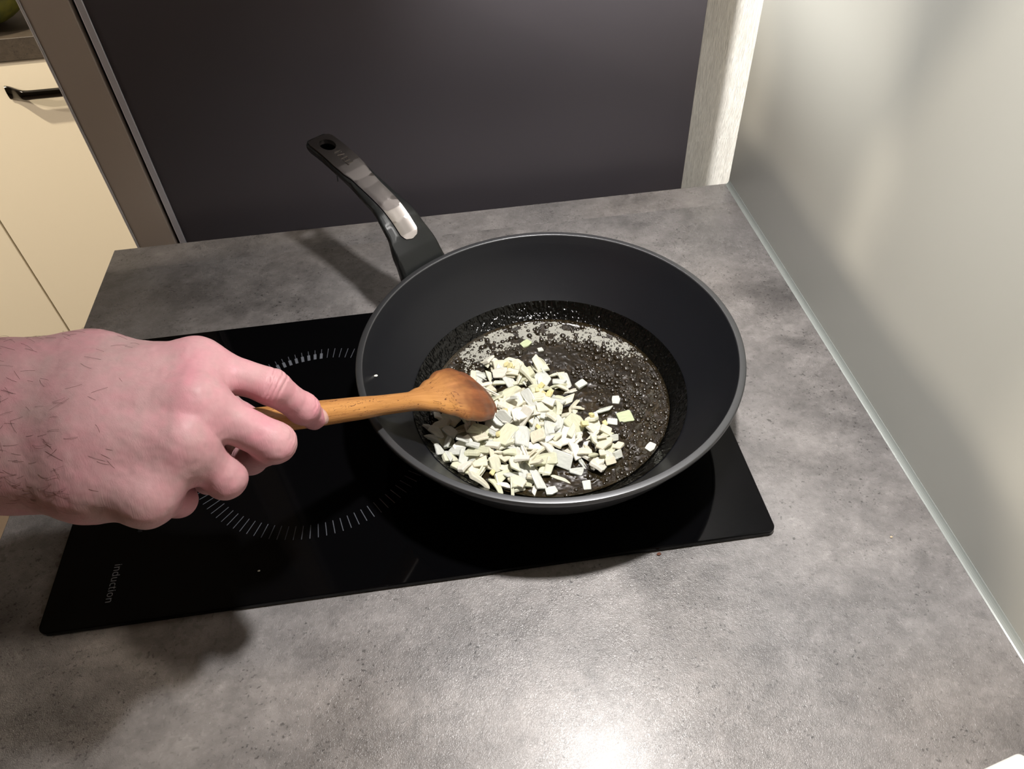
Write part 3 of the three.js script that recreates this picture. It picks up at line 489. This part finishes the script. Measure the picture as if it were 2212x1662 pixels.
{
  const J = { iM: [0.1664, 0.1960, -0.0418], iP: [0.2043, 0.1840, -0.0287], iD: [0.2152, 0.1600, -0.0323], iT: [0.2177, 0.1445, -0.0384], mM: [0.1712, 0.1980, -0.0091], mP: [0.2052, 0.1720, 0.0016], mD: [0.1814, 0.1420, -0.0163], mT: [0.1651, 0.1260, -0.0455], rM: [0.1656, 0.1900, 0.0113], rP: [0.1786, 0.1640, 0.0150], rD: [0.1589, 0.1400, -0.0075], rT: [0.1549, 0.1300, -0.0312], pM: [0.1468, 0.1770, 0.0334], pP: [0.1510, 0.1540, 0.0171], pD: [0.1337, 0.1380, -0.0001], pT: [0.1362, 0.1340, -0.0157], w1: [0.0663, 0.1980, -0.0384], wm: [0.0699, 0.1920, -0.0177], w2: [0.0707, 0.1820, 0.0006], f1: [0.0002, 0.1950, -0.0451], f2: [0.0102, 0.1850, -0.0071], c1: [0.1072, 0.1940, -0.0505], cm: [0.1197, 0.1970, -0.0097], c2: [0.1162, 0.1800, 0.0198], tC: [0.0856, 0.1820, -0.0645], tM: [0.1336, 0.1720, -0.0661], tI: [0.1626, 0.1480, -0.0532], tT: [0.1764, 0.1310, -0.0538] };
  const sub = (a, b) => a.map((v, i) => v - b[i]), dot = (a, b) => a[0] * b[0] + a[1] * b[1] + a[2] * b[2], nz = (a) => { const l = Math.hypot(...a); return a.map((v) => v / l); };
  const mid = (a, b, t) => a.map((v, i) => v + (b[i] - v) * t);
  const EL = [-0.235, 0.235, 0.005];                            // elbow, outside the frame
  const F1 = mid(J.w1, EL, 0.28), F2 = mid(J.w2, EL, 0.28);
  function palm(p) {
    let d = cap(p, J.w1, F1, 0.0205, 0.024); const k = 0.026;
    d = smin(d, cap(p, J.w2, F2, 0.0195, 0.024), k); d = smin(d, cap(p, J.wm, mid(J.wm, EL, 0.28), 0.021, 0.026), k);
    d = smin(d, cap(p, F1, EL, 0.024, 0.040), k); d = smin(d, cap(p, F2, EL, 0.024, 0.040), k);
    d = smin(d, cap(p, J.w1, J.c1, 0.0195, 0.0165), k); d = smin(d, cap(p, J.wm, J.cm, 0.0205, 0.0165), k); d = smin(d, cap(p, J.w2, J.c2, 0.0195, 0.0175), k);
    d = smin(d, cap(p, J.c1, J.iM, 0.0155, 0.0112), 0.022); d = smin(d, cap(p, J.cm, J.mM, 0.0160, 0.0112), 0.022); for (const [a, b, c, e] of [['c1', 'cm', 'iM', 'mM'], ['cm', 'c2', 'mM', 'rM'], ['cm', 'c2', 'rM', 'pM']]) d = smin(d, cap(p, mid(J[a], J[b], 0.5), mid(J[c], J[e], 0.5), 0.0150, 0.0096), 0.018);
    d = smin(d, cap(p, mid(J.cm, J.c2, 0.5), J.rM, 0.0160, 0.0112), 0.014); d = smin(d, cap(p, J.c2, J.pM, 0.0165, 0.0108), 0.014);
    d = smin(d, cap(p, J.iM, J.mM, 0.0100, 0.0100), 0.010); d = smin(d, cap(p, J.mM, J.rM, 0.0100, 0.0100), 0.010); d = smin(d, cap(p, J.rM, J.pM, 0.0098, 0.0098), 0.010);
    d = smin(d, cap(p, J.tC, J.tM, 0.0165, 0.0125), 0.016);     // ball of the thumb
    // extensor tendons and knuckles
    for (const [a, b] of [[mid(J.w1, J.wm, 0.6), J.iM], [J.wm, J.mM], [mid(J.wm, J.w2, 0.5), J.rM], [J.w2, J.pM]]) d = smin(d, cap(p, [mid(a, b, 0.45)[0], mid(a, b, 0.45)[1] + 0.0112, mid(a, b, 0.45)[2] + 0.001], [b[0], b[1] + 0.0072, b[2] + 0.0012], 0.0036, 0.0040), 0.012);
    return d;
  }
  const fingers = [
    { c: ['iM', 'iP', 'iD', 'iT'], r: [0.0112, 0.0093, 0.0084, 0.0074] }, { c: ['mM', 'mP', 'mD', 'mT'], r: [0.0116, 0.0104, 0.0092, 0.0080] },
    { c: ['rM', 'rP', 'rD', 'rT'], r: [0.0114, 0.0100, 0.0088, 0.0078] }, { c: ['pM', 'pP', 'pD', 'pT'], r: [0.0100, 0.0085, 0.0076, 0.0068] }, { c: ['tC', 'tM', 'tI', 'tT'], r: [0.0150, 0.0115, 0.0098, 0.0086] },
  ].map((f) => ({ ...f, j: f.c.map((n) => J[n]) }));
  function finger(p, f) {
    let d = cap(p, f.j[0], f.j[1], f.r[0], f.r[1]);
    d = smin(d, cap(p, f.j[1], f.j[2], f.r[1] * 0.99, f.r[2]), 0.004); d = smin(d, cap(p, f.j[2], f.j[3], f.r[2] * 0.98, f.r[3]), 0.004);
    if (d > -0.004 && d < 0.004) {   // creases over the finger joints and a slight swelling of the joint
      for (const q of [1, 2]) {
        const ax = nz(sub(f.j[q + 1], f.j[q - 1])), rel = sub(p, f.j[q]), s = dot(rel, ax), out = clamp((rel[1] - s * ax[1]) / 0.006 + 0.1);
        if (Math.abs(s) < 0.012) { d -= 0.0005 * Math.exp(-(s * s) / 0.00005); for (const o of q === 1 ? [-0.0036, -0.0012, 0.0015, 0.0042] : [-0.0012, 0.0014]) { const u = s - o + 0.0014 * (noise(p[2] * 300, p[0] * 300, q) - 0.5); d += 0.00062 * out * Math.exp(-(u * u) / (2 * 0.00052 * 0.00052)); } }
      }
    }
    return d;
  }
  function hand(p) {
    const b = palm(p); let d = b;
    if (p[0] > 0.09) for (const f of fingers) { const e = finger(p, f); d = Math.min(d, smin(b, e, 0.009)); }
    d = Math.max(d, -0.055 - p[0]);
    if (d < 0.003 && d > -0.003) d += 0.00045 * (noise3(p[0] * 150, p[1] * 150, p[2] * 150, 77) - 0.5) + 0.00028 * (noise3(p[0] * 330, p[1] * 330, p[2] * 330, 79) - 0.5);
    return d;
  }
  const fine = surface(hand, [-0.06, 0.10, -0.105], [0.237, 0.252, 0.066], 0.00115);
  // the rest of the person, coarse: standing left of the peninsula
  const zc = -0.15, bones = [
    [[-0.50, 0.03, zc], [-0.48, 0.20, zc], 0.125, 0.120], [[-0.48, 0.2, zc], [-0.46, 0.44, zc], 0.120, 0.115], [[-0.48, 0.22, zc - 0.06], [-0.46, 0.44, zc - 0.075], 0.10, 0.09], [[-0.48, 0.22, zc + 0.06], [-0.46, 0.44, zc + 0.075], 0.10, 0.09],
    [[-0.46, 0.5, zc - 0.17], [-0.46, 0.5, zc + 0.17], 0.062, 0.062], [[-0.46, 0.5, zc], [-0.43, 0.64, zc], 0.06, 0.055],
    [[-0.46, 0.495, zc + 0.175], EL, 0.052, 0.042], [[-0.46, 0.495, zc - 0.165], [-0.53, 0.22, zc - 0.175], 0.052, 0.042], [[-0.53, 0.22, zc - 0.175], [-0.44, 0.0, zc - 0.165], 0.040, 0.028], [[-0.44, 0.0, zc - 0.165], [-0.42, -0.09, zc - 0.155], 0.030, 0.022],
    [[-0.50, 0.0, zc + 0.09], [-0.48, -0.40, zc + 0.1], 0.088, 0.058], [[-0.48, -0.40, zc + 0.1], [-0.52, -0.83, zc + 0.1], 0.056, 0.038], [[-0.50, 0.0, zc - 0.09], [-0.48, -0.40, zc - 0.1], 0.088, 0.058], [[-0.48, -0.40, zc - 0.1], [-0.52, -0.83, zc - 0.1], 0.056, 0.038],
    [[-0.52, -0.86, zc + 0.1], [-0.38, -0.875, zc + 0.12], 0.032, 0.022], [[-0.52, -0.86, zc - 0.1], [-0.38, -0.875, zc - 0.12], 0.032, 0.022],
    [[-0.435, 0.70, zc], [-0.425, 0.77, zc], 0.078, 0.088], [[-0.40, 0.665, zc], [-0.375, 0.655, zc], 0.055, 0.038],
    [F1, EL, 0.0234, 0.0395], [F2, EL, 0.0234, 0.0395], [mid(J.wm, EL, 0.28), EL, 0.0254, 0.0395],
  ];
  const bodyF = (p) => {
    let d = 9; for (const [a, b, ra, rb] of bones) d = smin(d, cap(p, a, b, ra, rb), 0.022);
    const hy = 0.712;                                           // face: eye sockets, nose, mouth, ears
    d = smin(d, cap(p, [-0.345, hy + 0.01, zc], [-0.322, hy - 0.03, zc], 0.008, 0.013), 0.012);
    for (const s of [-1, 1]) { d = Math.max(d, -(Math.hypot(p[0] + 0.338, p[1] - hy - 0.012, p[2] - zc - s * 0.031) - 0.013)); d = Math.min(d, Math.hypot(p[0] + 0.350, p[1] - hy - 0.012, p[2] - zc - s * 0.031) - 0.0125); d = smin(d, cap(p, [-0.425, hy + 0.02, zc + s * 0.088], [-0.42, hy - 0.02, zc + s * 0.085], 0.014, 0.010), 0.006); }
    d = smin(d, cap(p, [-0.338, hy - 0.058, zc - 0.018], [-0.338, hy - 0.058, zc + 0.018], 0.006, 0.006), 0.008);
    return d;
  };
  const coarse = surface(bodyF, [-0.68, -0.95, zc - 0.36], [-0.02, 0.90, zc + 0.34], 0.0125);
  const skinCol = (g) => {
    const p = g.attributes.position, n = p.count, c = new Float32Array(n * 3);
    for (let i = 0; i < n; i++) {
      const x = p.getX(i), y = p.getY(i), z = p.getZ(i), a = noise3(x * 70, y * 70, z * 70, 500), b = noise3(x * 260, y * 260, z * 260, 520), e = noise3(x * 800, y * 800, z * 800, 540);
      let r = 0.545, gr = 0.315, bl = 0.328;                   // linear base
      const red = 0.6 * (a - 0.5) + 0.35 * (b - 0.5); r += 0.06 * red; gr -= 0.10 * red; bl -= 0.05 * red;
      for (const k of ['iM', 'mM', 'rM', 'pM', 'iP', 'mP', 'rP', 'pP', 'iD', 'iT']) { const q = J[k], w = Math.exp(-((x - q[0]) ** 2 + (y - q[1]) ** 2 + (z - q[2]) ** 2) / 0.00022); r += 0.02 * w; gr -= 0.045 * w; bl -= 0.03 * w; }
      const m = 1 + 0.10 * (e - 0.5) + 0.08 * (b - 0.5); c[3 * i] = r * m; c[3 * i + 1] = gr * m; c[3 * i + 2] = bl * m;
    }
    const uv = new Float32Array(n * 2); for (let i = 0; i < n; i++) { uv[2 * i] = p.getX(i) / 0.04; uv[2 * i + 1] = (p.getZ(i) + 0.6 * p.getY(i)) / 0.04; }
    g.setAttribute('uv', new THREE.BufferAttribute(uv, 2)); g.setAttribute('color', new THREE.BufferAttribute(c, 3)); return g;
  };
  const t = thing('person', 'bare right hand and wrist with dark hairs gripping the wooden spoon', 'person', [-0.45, -0.9, zc]);
  const poreTex = tex(512, 512, (x, y) => { const a = x + 6 * (fbm(x * 0.05, y * 0.05, 2, 801) - 0.5), b = y + 6 * (fbm(x * 0.05, y * 0.05, 2, 811) - 0.5); const l1 = Math.abs(noise((a + b) * 0.09, (a - b) * 0.03, 803) - 0.5), l2 = Math.abs(noise((a - b) * 0.09, (a + b) * 0.03, 805) - 0.5); return grey(0.35 + 0.9 * Math.min(l1, l2) + 0.25 * (noise(x * 0.25, y * 0.25, 807) - 0.5)); });
  const skin = P({ vertexColors: true, bumpMap: poreTex, bumpScale: 0.00011, roughness: 0.47, specularIntensity: 0.5, sheen: 0.15, sheenRoughness: 0.5, sheenColor: new THREE.Color(0.9, 0.6, 0.55) });
  const whole = mergeGeometries([skinCol(fine), skinCol(coarse)]);
  const body = put(t, 'body', whole, skin);
  // nail of the index finger, facing the pan
  {
    const tip = J.iT, ax = nz(sub(J.iT, J.iD)), outw = nz([0.80, 0.42, 0.05]); const o = dot(outw, ax), nrm = nz(outw.map((v, i) => v - ax[i] * o)), sd = nz([nrm[1] * ax[2] - nrm[2] * ax[1], nrm[2] * ax[0] - nrm[0] * ax[2], nrm[0] * ax[1] - nrm[1] * ax[0]]);
    const g = new THREE.SphereGeometry(1, 24, 14), p = g.attributes.position, m = [];
    for (let i = 0; i < p.count; i++) { const a = p.getX(i) * 0.0052, b = p.getY(i) * 0.0068, h = p.getZ(i) * 0.0011 + 0.0068 - (a * a) / 0.012 - Math.max(0, b) * 0.12; p.setXYZ(i, ...[0, 1, 2].map((k) => tip[k] + ax[k] * (0.0008 + b) + sd[k] * a + nrm[k] * h)); }
    g.computeVertexNormals(); put(t, 'fingernail', g, P({ color: 0xdcaea6, roughness: 0.3, clearcoat: 0.4, clearcoatRoughness: 0.3 }), { label: 'pale index fingernail' });
  }
  // dark hairs on the back of the hand and the wrist
  {
    const gs = []; const pos = fine.attributes.position, nor = fine.attributes.normal; let made = 0;
    for (let k = 0; k < 60000 && made < 400; k++) {
      const i = Math.floor(rnd() * pos.count), x = pos.getX(i), y = pos.getY(i), z = pos.getZ(i), n = V(nor.getX(i), nor.getY(i), nor.getZ(i));
      if (n.y < 0.05 || x > 0.150 || x < 0.02) continue;
      const dens = smooth(0.155, 0.05, x) * (0.35 + 0.65 * smooth(-0.03, 0.02, z)) + smooth(0.5, 0.1, n.y) * 0.5 * smooth(0.12, 0.07, x); if (rnd() > dens * 0.8) continue;
      const dir = V(rr(0.2, 1), 0, rr(-0.4, 0.9)).normalize(); dir.addScaledVector(n, -dir.dot(n)).normalize(); const sd = dir.clone().cross(n), L = rr(0.004, 0.0105), cv = rr(-0.5, 0.5), lift = rr(0.05, 0.22);
      const pts = [0, 0.33, 0.66, 1].map((s) => V(x, y, z).addScaledVector(dir, L * s).addScaledVector(sd, cv * L * s * s * 0.6).addScaledVector(n, L * lift * s * (1.25 - s) + 0.0001 - 9 * (L * s) * (L * s)));
      gs.push(new THREE.TubeGeometry(new THREE.CatmullRomCurve3(pts), 4, 0.00006, 3)); made++;
    }
    put(t, 'arm_hair', mergeGeometries(gs), M({ color: 0x5a3d36, roughness: 0.6 }), { kind: 'stuff', label: 'fine dark hairs' });
  }
  // clothing and hair, outside the frame
  const clip = (f, test) => (p) => Math.max(f(p), test(p));
  const shirtF = (p) => { let d = 9; for (const k of [0, 1, 2, 3, 4]) { const [a, b, ra, rb] = bones[k]; d = smin(d, cap(p, a, b, ra + 0.012, rb + 0.012), 0.03); } for (const k of [10, 12]) { const [a, b] = bones[k]; d = smin(d, cap(p, a, mid(a, b, 0.3), 0.108, 0.104), 0.03); } for (const k of [6, 7]) { const [a, b] = bones[k]; d = smin(d, cap(p, a, mid(a, b, 0.62), 0.068, 0.064), 0.03); } return Math.max(d, -0.115 - p[1], p[1] - 0.585); };
  put(t, 'shirt', surface(shirtF, [-0.70, -0.16, zc - 0.38], [-0.2, 0.62, zc + 0.38], 0.013), M({ color: 0x25272c, roughness: 0.9 }));
  const pantsF = (p) => { let d = 9; for (const k of [0, 10, 11, 12, 13]) { const [a, b, ra, rb] = bones[k]; d = smin(d, cap(p, a, b, ra + (k ? 0.014 : 0.004), rb + 0.016), 0.02); } return Math.max(d, p[1] - 0.0, -0.845 - p[1]); };
  put(t, 'trousers', surface(pantsF, [-0.70, -0.9, zc - 0.3], [-0.3, 0.05, zc + 0.3], 0.013), M({ color: 0x2b3240, roughness: 0.9 }));
  const hairF = (p) => Math.max(cap(p, [-0.437, 0.70, zc], [-0.43, 0.775, zc], 0.086, 0.097), 0.735 - p[1] - (p[0] < -0.43 ? 0.09 : 0), p[0] + 0.365 - (p[1] - 0.73) * 0.2);
  put(t, 'hair', surface(hairF, [-0.60, 0.55, zc - 0.15], [-0.3, 0.9, zc + 0.15], 0.008), M({ color: 0x2e2019, roughness: 0.7 }));
  for (const s of [-1, 1]) put(t, 'shoe', surface((p) => Math.max(cap(p, [-0.53, -0.862, zc + s * 0.1], [-0.37, -0.876, zc + s * 0.12], 0.044, 0.036), -0.8995 - p[1], p[1] + 0.815), [-0.62, -0.93, zc - 0.22], [-0.28, -0.78, zc + 0.22], 0.009), M({ color: 0x1c1c1e, roughness: 0.7 }));
}

// ---------------------------------------------------------------- fridge behind the worktop, seen from its side
{
  const t = thing('fridge', 'dark grey fridge seen side-on behind the worktop, door to the left', 'fridge', [0.28, -0.9, -0.79]);
  const Y0 = -0.86, Y1 = 1.1, z0 = -1.09, z1 = -0.493;
  const rough = tex(512, 512, (x, y) => grey(0.46 + 0.12 * (fbm(x * 0.03, y * 0.03, 3, 600) - 0.5)));
  const sRep = steelBump.clone(); sRep.repeat.set(3, 3); sRep.needsUpdate = true;
  const side = P({ color: 0x58545a, roughness: 0.9, roughnessMap: rough, metalness: 0.3, bumpMap: sRep, bumpScale: 0.00004 });
  put(t, 'side_panel', planarUV(box(0.0103, 0.5985, Y0, Y1, z0, z1, 0.001, 1)), side, { label: 'satin dark grey side panel' });
  put(t, 'edge_trim', box(0.0029, 0.0101, Y0, Y1, z0, z1 + 0.0006, 0.001, 2), M({ color: 0xe0dee8, roughness: 0.45, metalness: 0.4 }), { label: 'light grey front edge strip of the body' });
  put(t, 'gasket', box(-0.0019, 0.0028, Y0, Y1, z0 + 0.004, z1 - 0.008), M({ color: 0x0a0a0c, roughness: 0.7 }), { label: 'black rubber door gasket' });
  put(t, 'door', planarUV(box(-0.0430, -0.0020, Y0, Y1, z0, z1, 0.0012, 2)), M({ color: 0xc2b4a8, roughness: 0.5, metalness: 0.1, bumpMap: sRep, bumpScale: 0.00004 }), { label: 'brown-grey steel door edge' });
  put(t, 'door_front', box(-0.0458, -0.0431, Y0, Y1, z0, z1 + 0.0004, 0.001, 2), M({ color: 0xd4d0d2, roughness: 0.4 }), { label: 'thin light grey front edge of the door' });
  put(t, 'plinth', box(0.03, 0.58, -0.9, Y0 - 0.0002, z0 + 0.02, z1 - 0.02), M({ color: 0x18181a, roughness: 0.7 }));
}

// ---------------------------------------------------------------- cabinets beyond the aisle
{
  const cream = P({ color: 0xd6cdba, roughness: 0.38, specularIntensity: 0.6 }), carc = M({ color: 0xcfc5b0, roughness: 0.5 }), dark = P({ color: 0x4b4844, roughness: 0.16, metalness: 1 });
  const unit = (x0, x1, label, hx) => {
    const t = thing('base_cabinet', label, 'cabinet', [(x0 + x1) / 2, -0.9, -1.4]);
    put(t, 'carcass', box(x0 + 0.0005, x1 - 0.0005, -0.80, -0.0375, -1.74, -1.1535), carc);
    put(t, 'plinth', box(x0 + 0.0005, x1 - 0.0005, -0.9, -0.8005, -1.70, -1.19), M({ color: 0x6b6152, roughness: 0.6 }));
    const d = put(t, 'door', box(x0 + 0.0016, x1 - 0.0016, -0.795, -0.0385, -1.153, -1.134, 0.0015, 2), cream);
    const y = -0.091, a = hx - 0.085, b = hx + 0.085, zf = -1.134, rings = [];
    for (let k = 0; k <= 40; k++) {   // bow handle, flat broad ends bending down to the door
      const u = k / 40, x = mixn(a, b, u), e = Math.min(u, 1 - u), out = 0.005 + 0.019 * smooth(0, 0.22, e), hh = mixn(0.0125, 0.0082, smooth(0, 0.3, e)), r = [];
      for (let i = 0; i < 14; i++) { const q = i / 14 * Math.PI * 2; r.push(V(x, y + Math.sin(q) * hh, zf + out - 0.0035 + Math.cos(q) * 0.0042)); }
      rings.push(r);
    }
    const g = loft(rings); g.translate(-t.base[0], -t.base[1], -t.base[2]); const h = new THREE.Mesh(g, dark); h.name = 'handle'; h.castShadow = h.receiveShadow = true; h.userData.label = 'dark chrome bow handle'; d.add(h);
    return t;
  };
  unit(-0.577, -0.07, 'cream base cabinet with a dark bow handle beside the fridge', -0.347);
  unit(-1.085, -0.5775, 'cream base cabinet door left of the handled one, cut by the frame', -0.90);
  const t = thing('rear_worktop', 'dark grey worktop on the cream cabinets beyond the aisle', 'worktop', [-0.6, -0.037, -1.44]);
  const g = planarUV(box(-1.3, -0.06, -0.0372, 0, -1.745, -1.130, 0.0012, 2)), uv = g.attributes.uv; for (let i = 0; i < uv.count; i++) uv.setXY(i, uv.getX(i) / 0.86, uv.getY(i) / 0.86);
  put(t, 'board', g, M({ map: wtTex, color: 0x8d8273, roughness: 0.5 }));
  // round green vegetable at the top left corner
  const melonTex = tex(512, 256, (x, y) => { const n = fbm(x * 0.02, y * 0.02, 4, 700), f = fbm(x * 0.09, y * 0.12, 3, 710); return [96 + 70 * (n - 0.5) + 40 * (f - 0.5), 100 + 60 * (n - 0.5) + 36 * (f - 0.5), 40 + 40 * (n - 0.5)]; }, true);
  const v = thing('green_melon', 'mottled yellow-green melon on the rear worktop, cut by the top left corner', 'melon', [-0.44, 0.0005, -1.205]);
  const s = new THREE.SphereGeometry(0.1, 48, 32); s.scale(1.04, 0.98, 1); s.translate(-0.44, 0.0005 + 0.098, -1.205); put(v, 'rind', s, M({ map: melonTex, roughness: 0.55 }));
  put(v, 'stem', new THREE.CylinderGeometry(0.004, 0.007, 0.02, 10).translate(-0.44, 0.203, -1.205), M({ color: 0x6b5a36, roughness: 0.8 }));
}

// ---------------------------------------------------------------- white board at the near right corner, crumbs
{
  const t = thing('cutting_board', 'bright white plastic board at the near right corner of the worktop', 'board', [0.50, 0.0002, 0.30]);
  const g = new RoundedBoxGeometry(0.26, 0.009, 0.22, 4, 0.004); g.rotateY(0.21); g.translate(0.497, 0.0047, 0.2985); put(t, 'slab', g, P({ color: 0xf8f8f4, roughness: 0.4 }));
  const crumb = (x, y, z, s, col, label) => { const g = new THREE.IcosahedronGeometry(s, 1), p = g.attributes.position; for (let i = 0; i < p.count; i++) { const k = 0.75 + 0.5 * noise3(p.getX(i) / s * 2, p.getY(i) / s * 2, p.getZ(i) / s * 2, 9); p.setXYZ(i, p.getX(i) * k * 1.3, p.getY(i) * k * 0.6, p.getZ(i) * k); } g.computeVertexNormals(); const m = new THREE.Mesh(g, M({ color: col, roughness: 0.6 })); m.name = numbered('crumb'); m.position.set(x, y + H, z); m.castShadow = m.receiveShadow = true; tag(m, label, 'crumb'); scene.add(m); };
  crumb(0.4323, 0.0007, 0.0025, 0.0012, 0x5b3322, 'tiny brown crumb on the worktop at the near edge of the hob');
  crumb(0.2418, 0.0655, -0.1478, 0.0011, 0xe8e6dc, 'tiny white onion crumb stuck high on the left wall of the pan');
  crumb(0.6002, 0.0005, 0.0149, 0.0008, 0xc9b79a, 'tiny pale crumb on the worktop near the glass panel');
  crumb(0.1472, 0.0058, -0.0257, 0.0007, 0xdedcd2, 'tiny white speck on the black glass of the hob');
}

// ---------------------------------------------------------------- cooker hood with its lamp, and ceiling spots, outside the frame
{
  const steel = M({ color: 0x8e8f92, roughness: 0.35, metalness: 0.9 });
  const [lx, ly, lz] = HOOD_LAMP.at;
  const t = thing('cooker_hood', 'dark flat cooker hood with a round lamp above the hob', 'hood', [0.32, 0.72, -0.15]);
  put(t, 'canopy', box(0.1, 0.535, 0.722, 0.79, -0.402, 0.1, 0.004, 2), M({ color: 0x2b2b2d, roughness: 0.5, metalness: 0.3 }));
  for (const x of [0.13, 0.50]) put(t, 'suspension_rod', new THREE.CylinderGeometry(0.005, 0.005, 0.829, 12).translate(x, 0.7905 + 0.4145, 0.06), steel);
  put(t, 'lamp_ring', new THREE.TorusGeometry(0.033, 0.003, 10, 40).rotateX(Math.PI / 2).translate(lx, 0.722, lz), steel);
  put(t, 'lamp_lens', new THREE.CylinderGeometry(0.03, 0.03, 0.004, 40).translate(lx, 0.7195, lz), M({ color: 0xffffff, emissive: new THREE.Color(...HOOD_LAMP.color), emissiveIntensity: 6, roughness: 0.4 }));
  const l = new THREE.SpotLight(new THREE.Color(...HOOD_LAMP.color), HOOD_LAMP.cd, 0, 0.83, 1, 2); l.name = 'hood_lamp'; l.position.set(lx, ly + H, lz); l.target.position.set(lx + 0.015, H, lz - 0.05); l.castShadow = true; l.shadow.radius = 1.0; scene.add(l, l.target);
  CEILING.forEach((c, i) => {
    const s = thing('ceiling_spotlight', ['white ceiling spotlight in front of the cream cabinets', 'white ceiling spotlight over the aisle', 'white ceiling spotlight above the cooker hood', 'white ceiling spotlight at the far end of the aisle'][i], 'light', [c.at[0], c.at[1] + 0.01, c.at[2]]);
    put(s, 'housing', new THREE.CylinderGeometry(0.05, 0.055, 1.6195 - c.at[1] - 0.0115, 40).translate(c.at[0], (1.6195 + c.at[1] + 0.0115) / 2, c.at[2]), M({ color: 0xe8e6e0, roughness: 0.5 }));
    put(s, 'lamp_lens', new THREE.CylinderGeometry(0.04, 0.04, 0.003, 40).translate(c.at[0], c.at[1] + 0.01, c.at[2]), M({ color: 0xffffff, emissive: new THREE.Color(...c.color), emissiveIntensity: 5, roughness: 0.4 }));
    const q = new THREE.SpotLight(new THREE.Color(...c.color), c.cd, 0, c.angle, c.pen, 2); q.name = 'ceiling_lamp'; q.position.set(c.at[0], c.at[1] + H, c.at[2]); q.target.position.set(c.to[0], c.to[1] + H, c.to[2]); q.castShadow = true; q.shadow.radius = c.soft ?? 2; scene.add(q, q.target);
  });
}
renderer.render(scene, camera);
